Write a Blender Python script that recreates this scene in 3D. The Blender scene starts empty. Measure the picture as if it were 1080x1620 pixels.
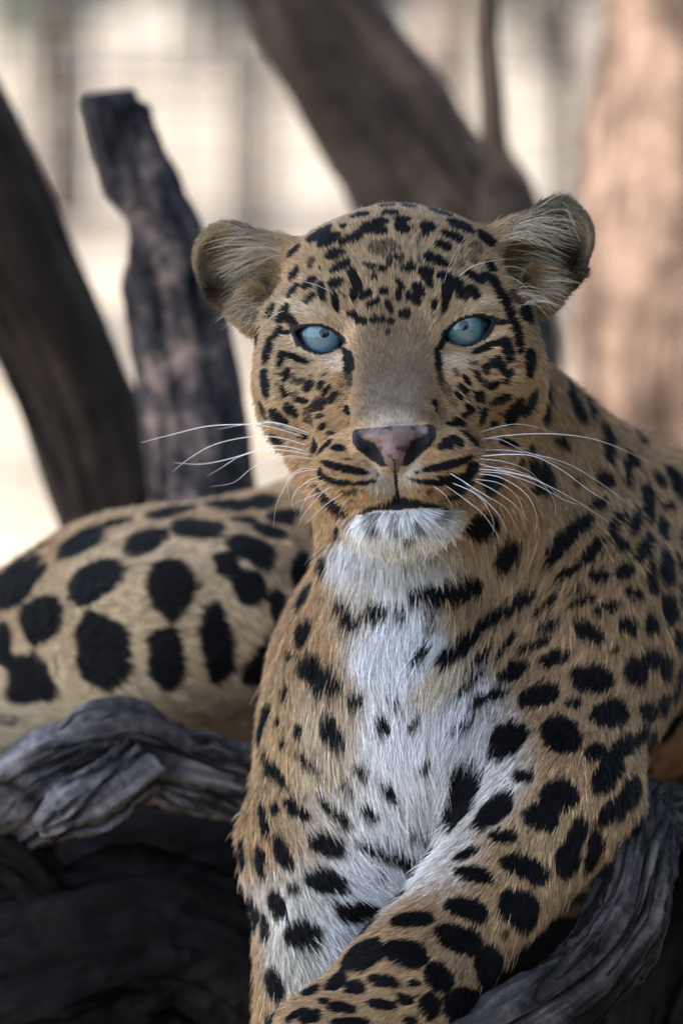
import bpy, math, random
import numpy as np
from mathutils import Vector, Matrix
from mathutils.bvhtree import BVHTree

scene = bpy.context.scene
C = scene.collection
R = math.radians
rng = np.random.default_rng(11)
random.seed(11)

# ------------------------------------------------------------------ camera
PITCH = R(6.0)                       # the camera looks a little down
DIST = 3.6                           # metres from the lens to the leopard's eyes
FOCUS = Vector((0.0, 0.0, 1.0))      # where the camera points: just below the leopard's chin
AX_U = Vector((1, 0, 0))
AX_W = Vector((0, math.cos(PITCH), -math.sin(PITCH)))
AX_V = Vector((0, math.sin(PITCH), math.cos(PITCH)))
MM = 0.0004                          # metres per photograph pixel at the focus distance
BASIS = np.array([AX_U, AX_V, AX_W])
ORIGIN = np.array(FOCUS)

cam = bpy.data.cameras.new('camera')
cam_o = bpy.data.objects.new('camera', cam)
C.objects.link(cam_o)
cam_o.location = FOCUS - AX_W * DIST
cam_o.rotation_euler = (R(90) - PITCH, 0, 0)
cam.sensor_width = 36
cam.sensor_fit = 'AUTO'
cam.lens = 200
cam.clip_start = 0.1
cam.clip_end = 500
cam.dof.use_dof = True
cam.dof.focus_distance = DIST - 0.02
cam.dof.aperture_fstop = 4.4
cam.dof.aperture_blades = 0
scene.camera = cam_o

# ------------------------------------------------------------------ light
SUN_EL, SUN_AZ = R(58), R(248)       # azimuth measured clockwise from +Y (away from the camera)
to_sun = Vector((math.sin(SUN_AZ) * math.cos(SUN_EL), math.cos(SUN_AZ) * math.cos(SUN_EL), math.sin(SUN_EL)))
world = bpy.data.worlds.new('World')
scene.world = world
world.use_nodes = True
nt = world.node_tree
sky = nt.nodes.new('ShaderNodeTexSky')
sky.sky_type = 'NISHITA'
sky.sun_disc = False
sky.sun_elevation = SUN_EL
sky.sun_rotation = SUN_AZ
sky.dust_density = 2.0
sky.air_density = 1.0
sky.ozone_density = 1.0
nt.links.new(sky.outputs[0], nt.nodes['Background'].inputs[0])
nt.nodes['Background'].inputs[1].default_value = 0.15
sun = bpy.data.lights.new('sun', 'SUN')
sun.energy = 2.0
sun.angle = R(0.5)
sun.color = (1.0, 0.95, 0.87)
sun_o = bpy.data.objects.new('sun', sun)
C.objects.link(sun_o)
sun_o.rotation_euler = to_sun.to_track_quat('Z', 'Y').to_euler()
sun_o.location = (0, 0, 12)

scene.view_settings.view_transform = 'Standard'
scene.view_settings.look = 'None'
scene.view_settings.gamma = 1
scene.view_settings.use_curve_mapping = False
scene.view_settings.exposure = 2.42
scene.cycles.max_bounces = 6
scene.cycles.diffuse_bounces = 3
scene.cycles.transparent_max_bounces = 6
try:
    scene.cycles_curves.shape = 'RIBBONS'
except Exception:
    pass

# ------------------------------------------------------------------ helpers
def P(px, py, w=0.0):
    """view coordinates (right, up, away) in metres of a photograph pixel at depth w (mm behind the focus point)"""
    w = w * 0.001
    s = MM * (DIST + w) / DIST
    return np.array([(px - 540) * s, (810 - py) * s, w])

def rad(r, w=0.0):
    return r * MM * (DIST + w * 0.001) / DIST

def to_world(p):
    return ORIGIN + np.asarray(p) @ BASIS

def lattice(ix, iy, iz, seed):
    h = (ix.astype(np.int64) * 374761393 + iy.astype(np.int64) * 668265263 + iz.astype(np.int64) * 2147483647 + seed * 974634777) & 0x7fffffff
    h = (h ^ (h >> 13)) * 1274126177 & 0x7fffffff
    h = (h ^ (h >> 16)) & 0xffff
    return h.astype(np.float32) / 32767.5 - 1.0

def noise3(p, freq, seed=0):
    q = np.asarray(p, dtype=np.float64) * freq
    i = np.floor(q)
    f = (q - i).astype(np.float32)
    i = i.astype(np.int64)
    f = f * f * (3 - 2 * f)
    out = 0
    for dx in (0, 1):
        wx = f[:, 0] if dx else 1 - f[:, 0]
        for dy in (0, 1):
            wy = f[:, 1] if dy else 1 - f[:, 1]
            for dz in (0, 1):
                wz = f[:, 2] if dz else 1 - f[:, 2]
                out = out + wx * wy * wz * lattice(i[:, 0] + dx, i[:, 1] + dy, i[:, 2] + dz, seed)
    return out

def fbm(p, freq, seed=0, octs=4, gain=0.5, lac=2.1):
    a, t, s = 1.0, 0.0, 0.0
    for o in range(octs):
        t = t + a * noise3(p, freq, seed + o * 17)
        s += a
        a *= gain
        freq *= lac
    return t / s

def smoothstep(e0, e1, x):
    t = np.clip((x - e0) / (e1 - e0), 0, 1)
    return t * t * (3 - 2 * t)

def mesh_obj(name, verts, faces, mat=None, parent=None, smooth=True):
    me = bpy.data.meshes.new(name)
    verts = np.ascontiguousarray(verts, dtype=np.float32)
    if isinstance(faces, np.ndarray):
        n, k = faces.shape
        me.vertices.add(len(verts))
        me.vertices.foreach_set('co', verts.ravel())
        me.loops.add(n * k)
        me.loops.foreach_set('vertex_index', np.ascontiguousarray(faces, dtype=np.int32).ravel())
        me.polygons.add(n)
        me.polygons.foreach_set('loop_start', np.arange(0, n * k, k, dtype=np.int32))
        me.update(calc_edges=True)
        me.validate()
    else:
        me.from_pydata(verts.tolist(), [], faces)
    if smooth:
        me.polygons.foreach_set('use_smooth', np.ones(len(me.polygons), dtype=bool))
    if mat:
        me.materials.append(mat)
    o = bpy.data.objects.new(name, me)
    C.objects.link(o)
    if parent:
        o.parent = parent
        o.matrix_parent_inverse = parent.matrix_world.inverted()
    return o

def thing(name, label, cat, loc, group=None):
    o = bpy.data.objects.new(name, None)
    C.objects.link(o)
    o.location = loc
    o.matrix_world = Matrix.Translation(loc)
    o.empty_display_size = 0.1
    tag(o, label, cat, group)
    return o

def tag(o, label, cat, group=None):
    o['label'] = label
    o['category'] = cat
    if group:
        o['group'] = group
    return o

def new_mat(name):
    m = bpy.data.materials.new(name)
    m.use_nodes = True
    n = m.node_tree
    b = n.nodes['Principled BSDF']
    return m, n, b

def node(n, kind, **kw):
    x = n.nodes.new(kind)
    for k, v in kw.items():
        if k in x.inputs:
            x.inputs[k].default_value = v
        else:
            setattr(x, k, v)
    return x

def ramp(n, src, stops):
    r = n.nodes.new('ShaderNodeValToRGB')
    e = r.color_ramp.elements
    e[0].position, e[0].color = stops[0][0], (*stops[0][1], 1)
    e[1].position, e[1].color = stops[-1][0], (*stops[-1][1], 1)
    for p, c in stops[1:-1]:
        e.new(p).color = (*c, 1)
    n.links.new(src, r.inputs[0])
    return r
# ================================================================== the place
def spline(ctrl, n):
    c = np.array(ctrl, float)
    c = np.vstack([2 * c[0] - c[1], c, 2 * c[-1] - c[-2]])
    out = []
    segs = len(c) - 3
    for t in np.linspace(0, segs, n):
        i = min(int(t), segs - 1)
        f = t - i
        p0, p1, p2, p3 = c[i:i + 4]
        out.append(.5 * (2 * p1 + (p2 - p0) * f + (2 * p0 - 5 * p1 + 4 * p2 - p3) * f * f + (3 * p1 - p0 - 3 * p2 + p3) * f ** 3))
    return np.array(out)

def tube(ctrl, nseg, nring, disp=None, squash=1.0, cap=True):
    """ctrl: (x, y, z, r) in world metres; disp(points, theta, s, centre radius) -> radial offset in metres"""
    c = spline(ctrl, nseg)
    p, r = c[:, :3], np.maximum(c[:, 3], .00002)
    tan = np.gradient(p, axis=0)
    tan /= np.linalg.norm(tan, axis=1, keepdims=True)
    ref = np.array([0.1, -1.0, 0.05]) if abs(tan[0] @ np.array([0.1, -1, .05])) < .9 else np.array([1.0, 0, 0])
    s = np.concatenate([[0], np.cumsum(np.linalg.norm(np.diff(p, axis=0), axis=1))])
    th = np.linspace(0, 2 * math.pi, nring, endpoint=False)
    V, D, S, TH = [], [], [], []
    n1 = ref
    for i in range(nseg):
        n1 = n1 - tan[i] * (n1 @ tan[i])
        n1 /= np.linalg.norm(n1)
        n2 = np.cross(tan[i], n1)
        d = np.cos(th)[:, None] * n1 + np.sin(th)[:, None] * n2 * squash
        V.append(p[i] + d * r[i])
        D.append(d)
        S.append(np.full(nring, s[i]))
        TH.append(th)
    V, D, S, TH = np.concatenate(V), np.concatenate(D), np.concatenate(S), np.concatenate(TH)
    RR = np.repeat(r, nring)
    G = np.stack([np.cos(TH) * RR, np.sin(TH) * RR, S], 1)
    if disp is not None:
        V = V + D * disp(V, TH, S, np.repeat(r, nring))[:, None]
    idx = np.arange(nseg * nring).reshape(nseg, nring)
    a = idx[:-1]
    b = np.roll(a, -1, 1)
    c2 = np.roll(idx[1:], -1, 1)
    d2 = idx[1:]
    F = np.stack([a, b, c2, d2], -1).reshape(-1, 4)
    if cap:
        c0, c1 = len(V), len(V) + 1
        V = np.vstack([V, V[:nring].mean(0), V[(nseg - 1) * nring:nseg * nring].mean(0)])
        k = np.arange(nring)
        k2 = np.roll(k, -1)
        F0 = np.stack([np.full(nring, c0), k2, k, k], 1)
        o = (nseg - 1) * nring
        F1 = np.stack([np.full(nring, c1), o + k, o + k2, o + k2], 1)
        tris = np.concatenate([F0[:, :3], F1[:, :3]])
        G = np.vstack([G, G[:nring].mean(0), G[-nring:].mean(0)])
        return V, F, tris, G
    return V, F, np.zeros((0, 3), int), G

def solid(name, parts, mat, parent=None):
    """several tubes joined into one mesh"""
    vs, fs, gs, o = [], [], [], 0
    for V, F, Tt, G in parts:
        vs.append(V)
        gs.append(G)
        fs += (F + o).tolist() + (Tt + o).tolist()
        o += len(V)
    ob = mesh_obj(name, np.vstack(vs), fs, mat, parent)
    a = ob.data.attributes.new('grain', 'FLOAT_VECTOR', 'POINT')       # runs along the wood, whatever way it bends
    a.data.foreach_set('vector', np.vstack(gs).astype(np.float32).ravel())
    return ob

def pv(px, py, w, r):
    """photograph pixel, depth mm, radius px -> world point and radius"""
    return (*to_world(P(px, py, w)), rad(r, w))

def bark_disp(seed, amp, furrow=14.0, along=5.0, lump=.35):
    def f(V, th, S, r):
        cyl = np.stack([np.cos(th) * furrow / 6.28, np.sin(th) * furrow / 6.28, S * along], 1)
        n1 = 1 - np.abs(noise3(cyl, 1.0, seed)) * 2
        n2 = 1 - np.abs(noise3(cyl * np.array([2.3, 2.3, 2.6]), 1.0, seed + 3)) * 2
        low = noise3(V, 5.0, seed + 7)
        fine = fbm(V, 60.0, seed + 9, 3)
        return amp * (.55 * n1 + .3 * n2 + .3 * fine) + lump * r * low
    return f

def bark_mat(name, dark, light, warm, scale=1.0, bump=.6, contrast=(.35, .65), grain=(60, 7), patch=9.0, spec=.12, split=False):
    m, n, b = new_mat(name)
    tc = node(n, 'ShaderNodeTexCoord')
    ga = node(n, 'ShaderNodeAttribute', attribute_name='grain')
    mp = node(n, 'ShaderNodeMapping')
    mp.inputs['Scale'].default_value = (grain[0] * scale, grain[0] * scale, grain[1] * scale)
    n.links.new(ga.outputs['Vector'], mp.inputs['Vector'])
    big = node(n, 'ShaderNodeTexNoise', Scale=patch * scale, Detail=6.0, Roughness=.62)
    fine = node(n, 'ShaderNodeTexNoise', Scale=110.0 * scale, Detail=6.0, Roughness=.7)
    fib = node(n, 'ShaderNodeTexNoise', Scale=1.0, Detail=6.0, Roughness=.65, Distortion=.6)
    n.links.new(tc.outputs['Object'], big.inputs['Vector'])
    n.links.new(tc.outputs['Object'], fine.inputs['Vector'])
    n.links.new(mp.outputs[0], fib.inputs['Vector'])
    mx = node(n, 'ShaderNodeMix', data_type='FLOAT')
    mx.inputs[0].default_value = .42
    n.links.new(big.outputs['Fac'], mx.inputs[2])
    n.links.new(fib.outputs['Fac'], mx.inputs[3])
    mx2 = node(n, 'ShaderNodeMix', data_type='FLOAT')
    mx2.inputs[0].default_value = .22
    n.links.new(mx.outputs[0], mx2.inputs[2])
    n.links.new(fine.outputs['Fac'], mx2.inputs[3])
    r = ramp(n, mx2.outputs[0], [(contrast[0], dark), ((contrast[0] + contrast[1]) / 2, warm), (contrast[1], light)])
    # narrow cracks along the grain
    ck = ramp(n, fib.outputs['Fac'], [(.36, (0, 0, 0)), (.43, (1, 1, 1))])
    mul = node(n, 'ShaderNodeMix', data_type='RGBA', blend_type='MULTIPLY')
    mul.inputs[0].default_value = .75
    n.links.new(r.outputs[0], mul.inputs[6])
    n.links.new(ck.outputs[0], mul.inputs[7])
    n.links.new(mul.outputs[2], b.inputs['Base Color'])
    last = ck.outputs[0]
    if split:                                              # drying checks: long open splits down the wood
        mp2 = node(n, 'ShaderNodeMapping')
        mp2.inputs['Scale'].default_value = (42, 42, 5.5)
        n.links.new(ga.outputs['Vector'], mp2.inputs['Vector'])
        wob = node(n, 'ShaderNodeMix', data_type='VECTOR')
        wob.inputs[0].default_value = .06
        n.links.new(mp2.outputs[0], wob.inputs[4])
        n.links.new(fib.outputs['Color'], wob.inputs[5])
        vo = node(n, 'ShaderNodeTexVoronoi', feature='DISTANCE_TO_EDGE', Scale=1.0)
        n.links.new(wob.outputs[1], vo.inputs['Vector'])
        sp_ = ramp(n, vo.outputs['Distance'], [(.0, (0, 0, 0)), (.07, (1, 1, 1))])
        m2 = node(n, 'ShaderNodeMix', data_type='RGBA', blend_type='MULTIPLY')
        m2.inputs[0].default_value = .85
        n.links.new(mul.outputs[2], m2.inputs[6])
        n.links.new(sp_.outputs[0], m2.inputs[7])
        n.links.new(m2.outputs[2], b.inputs['Base Color'])
        am = node(n, 'ShaderNodeMath', operation='MULTIPLY')
        n.links.new(ck.outputs[0], am.inputs[0])
        n.links.new(sp_.outputs[0], am.inputs[1])
        last = am.outputs[0]
    hs = node(n, 'ShaderNodeMath', operation='MULTIPLY')
    hs.inputs[1].default_value = .35
    n.links.new(fine.outputs['Fac'], hs.inputs[0])
    ad = node(n, 'ShaderNodeMath', operation='ADD')
    n.links.new(last, ad.inputs[0])
    n.links.new(hs.outputs[0], ad.inputs[1])
    ad2 = node(n, 'ShaderNodeMath', operation='ADD')
    n.links.new(ad.outputs[0], ad2.inputs[0])
    n.links.new(fib.outputs['Fac'], ad2.inputs[1])
    bp = node(n, 'ShaderNodeBump', Strength=bump, Distance=.006)
    n.links.new(ad2.outputs[0], bp.inputs['Height'])
    n.links.new(bp.outputs['Normal'], b.inputs['Normal'])
    b.inputs['Roughness'].default_value = .85
    b.inputs['Specular IOR Level'].default_value = spec
    return m

# ---- ground: one rolling sheet of pale trampled sand
def ground_height(x, y):
    p = np.stack([x, y, np.zeros_like(x)], 1)
    return .10 * noise3(p, .18, 3) + .03 * noise3(p, .9, 4) - .10
gx = np.concatenate([-np.geomspace(160, 3.2, 40), np.linspace(-3, 3, 40), np.geomspace(3.2, 160, 40)])
gy = np.concatenate([np.linspace(-12, -3, 12), np.linspace(-2.7, 14, 70), np.geomspace(14.5, 320, 60)])
X, Y = np.meshgrid(gx, gy)
Z = ground_height(X.ravel(), Y.ravel()) * np.clip(60 / (np.abs(Y.ravel()) + 30), .2, 1)
i = np.arange(len(gx) * len(gy)).reshape(len(gy), len(gx))
GF = np.stack([i[:-1, :-1], i[:-1, 1:], i[1:, 1:], i[1:, :-1]], -1).reshape(-1, 4)
gm, n, b = new_mat('sand')
tc = node(n, 'ShaderNodeTexCoord')
a1 = node(n, 'ShaderNodeTexNoise', Scale=.35, Detail=6.0)
a2 = node(n, 'ShaderNodeTexNoise', Scale=9.0, Detail=6.0)
for x in (a1, a2):
    n.links.new(tc.outputs['Object'], x.inputs['Vector'])
mx = node(n, 'ShaderNodeMix', data_type='FLOAT')
mx.inputs[0].default_value = .3
n.links.new(a1.outputs['Fac'], mx.inputs[2])
n.links.new(a2.outputs['Fac'], mx.inputs[3])
r = ramp(n, mx.outputs[0], [(.40, (.085, .058, .032)), (.48, (.18, .136, .082)), (.57, (.255, .205, .138))])
n.links.new(r.outputs[0], b.inputs['Base Color'])
bp = node(n, 'ShaderNodeBump', Strength=.5, Distance=.02)
n.links.new(a2.outputs['Fac'], bp.inputs['Height'])
n.links.new(bp.outputs['Normal'], b.inputs['Normal'])
b.inputs['Roughness'].default_value = .95
g = mesh_obj('ground', np.stack([X.ravel(), Y.ravel(), Z], 1), GF, gm)
g['kind'] = 'structure'

# ---- foliage
def leaf_mat(name, c0, c1, trans=.35):
    m, n, b = new_mat(name)
    oi = node(n, 'ShaderNodeNewGeometry')
    r = ramp(n, oi.outputs['Random Per Island'], [(0, c0), (1, c1)])
    tr = node(n, 'ShaderNodeBsdfTranslucent')
    mxs = node(n, 'ShaderNodeMixShader')
    mxs.inputs[0].default_value = trans
    n.links.new(r.outputs[0], b.inputs['Base Color'])
    n.links.new(r.outputs[0], tr.inputs['Color'])
    n.links.new(b.outputs[0], mxs.inputs[1])
    n.links.new(tr.outputs[0], mxs.inputs[2])
    n.links.new(mxs.outputs[0], n.nodes['Material Output'].inputs['Surface'])
    b.inputs['Roughness'].default_value = .5
    return m

def leaves(count, centres, spread, size, seed):
    """folded leaf blades (two quads each) gathered in clumps"""
    g = np.random.default_rng(seed)
    k = g.integers(0, len(centres), count)
    off = g.normal(0, 1, (count, 3))
    off /= np.linalg.norm(off, axis=1, keepdims=True)
    off *= (g.random(count) ** .45)[:, None]
    c = centres[k] + off * spread[k][:, None] * np.array([1, 1, .75])
    d = g.normal(0, 1, (count, 3)); d[:, 2] -= .5
    d /= np.linalg.norm(d, axis=1, keepdims=True)
    u = np.cross(d, g.normal(0, 1, (count, 3)))
    u /= np.linalg.norm(u, axis=1, keepdims=True)
    nn = np.cross(d, u)
    s = size * g.uniform(.7, 1.4, count)[:, None]
    w = s * .33
    v = np.stack([c, c + d * s * .5 + u * w + nn * w * .4, c + d * s, c + d * s * .5 - u * w + nn * w * .4], 1).reshape(-1, 3)
    b = np.arange(count)[:, None] * 4
    f = np.concatenate([b + np.array([[0, 1, 2]]), b + np.array([[0, 2, 3]])])
    return v, f

LEAF = leaf_mat('acacia_leaf', (.035, .055, .018), (.085, .115, .040))
LEAF_FAR = leaf_mat('dusty_leaf', (.045, .06, .028), (.105, .12, .055), .35)

def crown(parent, centre, radii, clumps, count, size, seed, mat=LEAF, spread=(.16, .34)):
    g = np.random.default_rng(seed)
    q = g.normal(0, 1, (clumps, 3))
    q /= np.linalg.norm(q, axis=1, keepdims=True)
    q *= (g.random(clumps) ** .4)[:, None]
    cen = np.array(centre) + q * np.array(radii)
    sp = g.uniform(spread[0], spread[1], clumps)
    v, f = leaves(count, cen, sp, size, seed + 1)
    o = mesh_obj('crown', v, f, mat, parent, smooth=False)
    o['kind'] = 'stuff'
    return o, cen

def limbs(start, cens, r0, seed):
    g = np.random.default_rng(seed)
    out = []
    for c in cens:
        s = np.array(start)
        midp = (s + c) / 2 + g.normal(0, .12, 3) + np.array([0, 0, .12])
        out.append(tube([(*s, r0), (*midp, r0 * .55), (*c, r0 * .18)], 12, 8))
    return out

# ---- trees behind the leopard
DARK_BARK = bark_mat('dark_bark', (.010, .007, .005), (.050, .034, .024), (.021, .014, .010))
MID_BARK = bark_mat('brown_bark', (.020, .014, .010), (.095, .068, .050), (.042, .030, .022))
WARM_BARK = bark_mat('pale_bark', (.045, .028, .020), (.31, .205, .145), (.155, .10, .072), .8, .5, (.44, .58), (40, 5), 7.0)  # strong dark-to-pale contrast also paints shade streaks into the bark

t = thing('tree', 'dark leaning tree trunk on the far left behind the broken stump', 'tree', Vector(to_world(P(420, 1400, 900))), 'trees behind the leopard')
path = [pv(500, 3400, 920, 165), pv(470, 2700, 900, 135), pv(420, 1500, 900, 118), pv(240, 950, 900, 97), pv(130, 655, 900, 92), pv(26, 420, 900, 90), pv(-70, 200, 900, 84), pv(-190, -60, 900, 78), pv(-420, -700, 860, 70), pv(-600, -1700, 700, 64)]
trunk_parts = [tube(path, 150, 72, bark_disp(21, .006, 22, 7, .12))]
cr, cen = crown(t, (-1.10, -.50, 3.0), (1.25, 1.35, .42), 150, 19000, .10, 5, spread=(.18, .34))
top = np.array(path[-1][:3])
trunk_parts += limbs(top, cen[::6], .045, 8)
solid('trunk', trunk_parts, DARK_BARK, t)

t = thing('tree', 'brown forked tree trunk leaning up to the left above the leopard\'s head', 'tree', Vector(to_world(P(900, 1500, 1300))), 'trees behind the leopard')
path = [pv(840, 3400, 1350, 190), pv(820, 2700, 1350, 165), pv(790, 1500, 1350, 145), pv(765, 800, 1320, 124), pv(742, 480, 1300, 116), pv(650, 262, 1300, 106), pv(555, 115, 1300, 99), pv(490, 0, 1300, 95), pv(400, -200, 1300, 88), pv(250, -700, 1350, 78), pv(200, -1600, 1500, 60)]
fork = [pv(765, 560, 1280, 60), pv(790, 430, 1260, 68), pv(800, 315, 1250, 52), pv(783, 240, 1245, 24), pv(779, 150, 1245, 17), pv(774, 60, 1245, 14), pv(776, -60, 1245, 13), pv(800, -500, 1250, 10)]
parts = [tube(path, 150, 72, bark_disp(33, .006, 20, 7, .12)), tube(fork, 80, 24, bark_disp(35, .002, 8, 7, .1))]
cr, cen = crown(t, (.5, 4.3, 4.2), (1.4, 1.1, .6), 70, 5200, .09, 15)
parts += limbs(np.array(path[-1][:3]), cen[::6], .04, 9)
solid('trunk', parts, MID_BARK, t)

t = thing('tree', 'thick pale sunlit tree trunk along the right edge', 'tree', Vector(to_world(P(1090, 1500, 1900))), 'trees behind the leopard')
path = [pv(1140, 3400, 1960, 300), pv(1130, 2600, 1950, 260), pv(1122, 1500, 1950, 205), pv(1100, 700, 1950, 178), pv(1088, 450, 1950, 168), pv(1092, 250, 1950, 150), pv(1102, 0, 1950, 136), pv(1100, -300, 1950, 132), pv(1150, -1200, 2000, 120), pv(1180, -2200, 2000, 95)]
parts = [tube(path, 160, 80, bark_disp(45, .010, 16, 5, .12))]
cr, cen = crown(t, (1.75, .5, 2.75), (1.15, 1.7, .5), 110, 12000, .10, 25, spread=(.18, .34))  # unseen crown hung low over the right to darken the shoulder
parts += limbs(np.array(path[-1][:3]), cen[::6], .05, 10)
solid('trunk', parts, WARM_BARK, t)

# slim trees out in the sunlit clearing; their crowns stand above the picture
for i_, (px, dist, r_, lab) in enumerate([(700, 17.0, .085, 'slim pale tree trunk out in the sunny clearing left of the thin dark branch'),
                                          (905, 15.0, .05, 'slim brown tree trunk in the clearing close to the pale trunk'),
                                          (102, 24.0, .11, 'slim grey tree trunk far out in the clearing at the upper left'),
                                          (395, 21.0, .07, 'slim grey tree trunk in the clearing beside the forked trunk')]):
    x = (px - 540) * MM * (DIST + dist) / DIST
    y = dist
    t = thing('tree', lab, 'tree', Vector((x, y, 0)), 'slim trees in the clearing')
    pth = [(x + .02, y, -.3, r_ * 1.2), (x, y, .5, r_), (x + .03 * (-1) ** i_, y, 1.2, r_ * .9), (x - .05, y + .1, 2.4, r_ * .8), (x + .05, y, 3.6, r_ * .6)]
    parts = [tube(pth, 60, 20, bark_disp(140 + i_, .004, 8, 5, .1))]
    cr, cen = crown(t, (x, y, 4.2), (1.1, 1.1, .7), 26, 1500, .12, 150 + i_, LEAF_FAR)
    parts += limbs(np.array(pth[-1][:3]), cen[::5], .03, 160 + i_)
    solid('trunk', parts, [WARM_BARK, MID_BARK, MID_BARK, MID_BARK][i_], t)

# ---- broken stump
STUMP = bark_mat('charred_bark', (.009, .009, .011), (.32, .22, .175), (.050, .042, .041), 1.0, .9, (.42, .60), (45, 9), 16.0)  # the light colour paints sunlit patches onto the dark bark
st = thing('stump', 'broken charred stump with a jagged top left of the leopard\'s head', 'stump', Vector(to_world(P(350, 1400, 700))))
path = [pv(450, 3250, 740, 135), pv(430, 2300, 730, 110), pv(390, 1400, 720, 95), pv(330, 850, 700, 80), pv(303, 620, 700, 74), pv(268, 450, 700, 70), pv(228, 320, 700, 58), pv(203, 240, 700, 50), pv(188, 185, 700, 44), pv(182, 166, 700, 38)]
_bd = bark_disp(55, .008, 15, 6, .28)
def stump_disp(V, th, S, r):
    d = _bd(V, th, S, r)
    q = V - np.array(to_world(P(176, 375, 700)))
    bite = np.exp(-(q ** 2).sum(1) / .020 ** 2)
    return d - .03 * bite
V, F, Tt, G = tube(path, 260, 110, stump_disp)
# the snapped end: splinters of different heights
_top = np.array(to_world(P(182, 166, 700)))
e = np.array(to_world(P(140, 150, 700)))
dd = np.linalg.norm(V - _top, axis=1)
mk = smoothstep(.045, .0, dd)
V[:, 2] += mk * .022 * noise3(V, 75, 61)
q = np.linalg.norm((V - np.array(to_world(P(150, 172, 695)))) * np.array([1, .5, .8]), axis=1)
sp = smoothstep(.022, 0, q)
V += sp[:, None] * (e - np.array(to_world(P(150, 172, 695)))) * 1.3
spike = tube([pv(172, 215, 700, 30), pv(158, 185, 698, 19), pv(147, 166, 697, 11), pv(137, 150, 696, 4)], 24, 14, bark_disp(57, .002, 6, 9, .2))
shard = tube([pv(205, 215, 705, 26), pv(212, 190, 706, 15), pv(216, 172, 707, 4)], 20, 12, bark_disp(58, .002, 6, 9, .2))
solid('trunk', [(V, F, Tt, G), spike, shard], STUMP, st)

# ---- logs the leopard lies on
def gnarl(seed, amp, ridge):
    def f(V, th, S, r):
        cyl = np.stack([np.cos(th) * 1.7, np.sin(th) * 1.7, S * 9], 1)
        a = fbm(cyl, 1.0, seed, 3)
        warp = V + .02 * np.stack([noise3(V, 22, seed + 1), noise3(V, 22, seed + 2), noise3(V, 22, seed + 4)], 1)
        rd = 1 - np.abs(fbm(np.stack([np.cos(th) * 4 + a, np.sin(th) * 4, S * 7 + 1.5 * a], 1), 1.0, seed + 5, 3)) * 3
        lump = fbm(warp, 14, seed + 6, 4)
        return amp * (1.2 * a + lump) + ridge * np.clip(rd, -1, 1) + .0022 * fbm(V, 120, seed + 8, 3)
    return f
GREY_WOOD = bark_mat('weathered_wood', (.022, .020, .020), (.235, .215, .212), (.085, .077, .076), 1.2, 1.0, (.40, .60), split=True)
BRANCH_WOOD = bark_mat('branch_wood', (.012, .011, .011), (.11, .098, .094), (.040, .035, .034), 1.3, 1.0, (.41, .60), split=True)
DARK_WOOD = bark_mat('dark_wood', (.004, .004, .004), (.022, .020, .019), (.009, .008, .008), 1.1, .9, spec=.04)  # near-black colour paints in the deep shade among the lower logs

lg = thing('log', 'grey gnarled weathered log under the leopard\'s haunch', 'log', Vector(to_world(P(210, 1250, 260))), 'logs under the leopard')
path = [pv(-420, 1400, 330, 55), pv(-160, 1370, 290, 62), pv(20, 1300, 255, 60), pv(110, 1232, 240, 78), pv(200, 1200, 240, 84), pv(290, 1222, 250, 70), pv(390, 1248, 265, 66), pv(560, 1300, 300, 75), pv(800, 1330, 330, 80), pv(1150, 1340, 380, 80)]
knob = [pv(215, 1215, 215, 50), pv(160, 1260, 190, 46), pv(110, 1290, 175, 34), pv(75, 1308, 170, 20), pv(62, 1314, 170, 6)]
solid('branch', [tube(path, 330, 130, gnarl(71, .013, .006)), tube(knob, 110, 70, gnarl(74, .007, .004))], GREY_WOOD, lg)

lg = thing('log', 'grey curved branch around the leopard\'s forearm at the lower right', 'log', Vector(to_world(P(1000, 1480, 20))), 'logs under the leopard')
path = [pv(1120, 1360, 430, 40), pv(1060, 1310, 260, 44), pv(1022, 1295, 120, 48), pv(1012, 1370, 50, 53), pv(985, 1470, 25, 57), pv(915, 1560, 0, 58), pv(820, 1625, -25, 55), pv(690, 1690, -45, 52), pv(520, 1760, -50, 55), pv(250, 1830, 0, 60)]
solid('branch', [tube(path, 330, 110, gnarl(81, .006, .004))], BRANCH_WOOD, lg)

lg = thing('log', 'dark bulky log in the shade below the grey log at the lower left', 'log', Vector(to_world(P(220, 1620, 280))), 'logs under the leopard')
path = [pv(-420, 1640, 300, 120), pv(-120, 1600, 290, 150), pv(120, 1520, 280, 150), pv(280, 1500, 290, 130), pv(420, 1600, 320, 130), pv(620, 1800, 340, 140), pv(800, 2150, 350, 140), pv(880, 2700, 370, 145), pv(900, 3500, 380, 165)]
side = [pv(-120, 1290, 230, 40), pv(20, 1350, 235, 36), pv(80, 1420, 245, 30), pv(110, 1500, 260, 28)]
solid('branch', [tube(path, 260, 110, gnarl(91, .016, .006)), tube(side, 70, 40, gnarl(93, .006, .003))], DARK_WOOD, lg)

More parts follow.
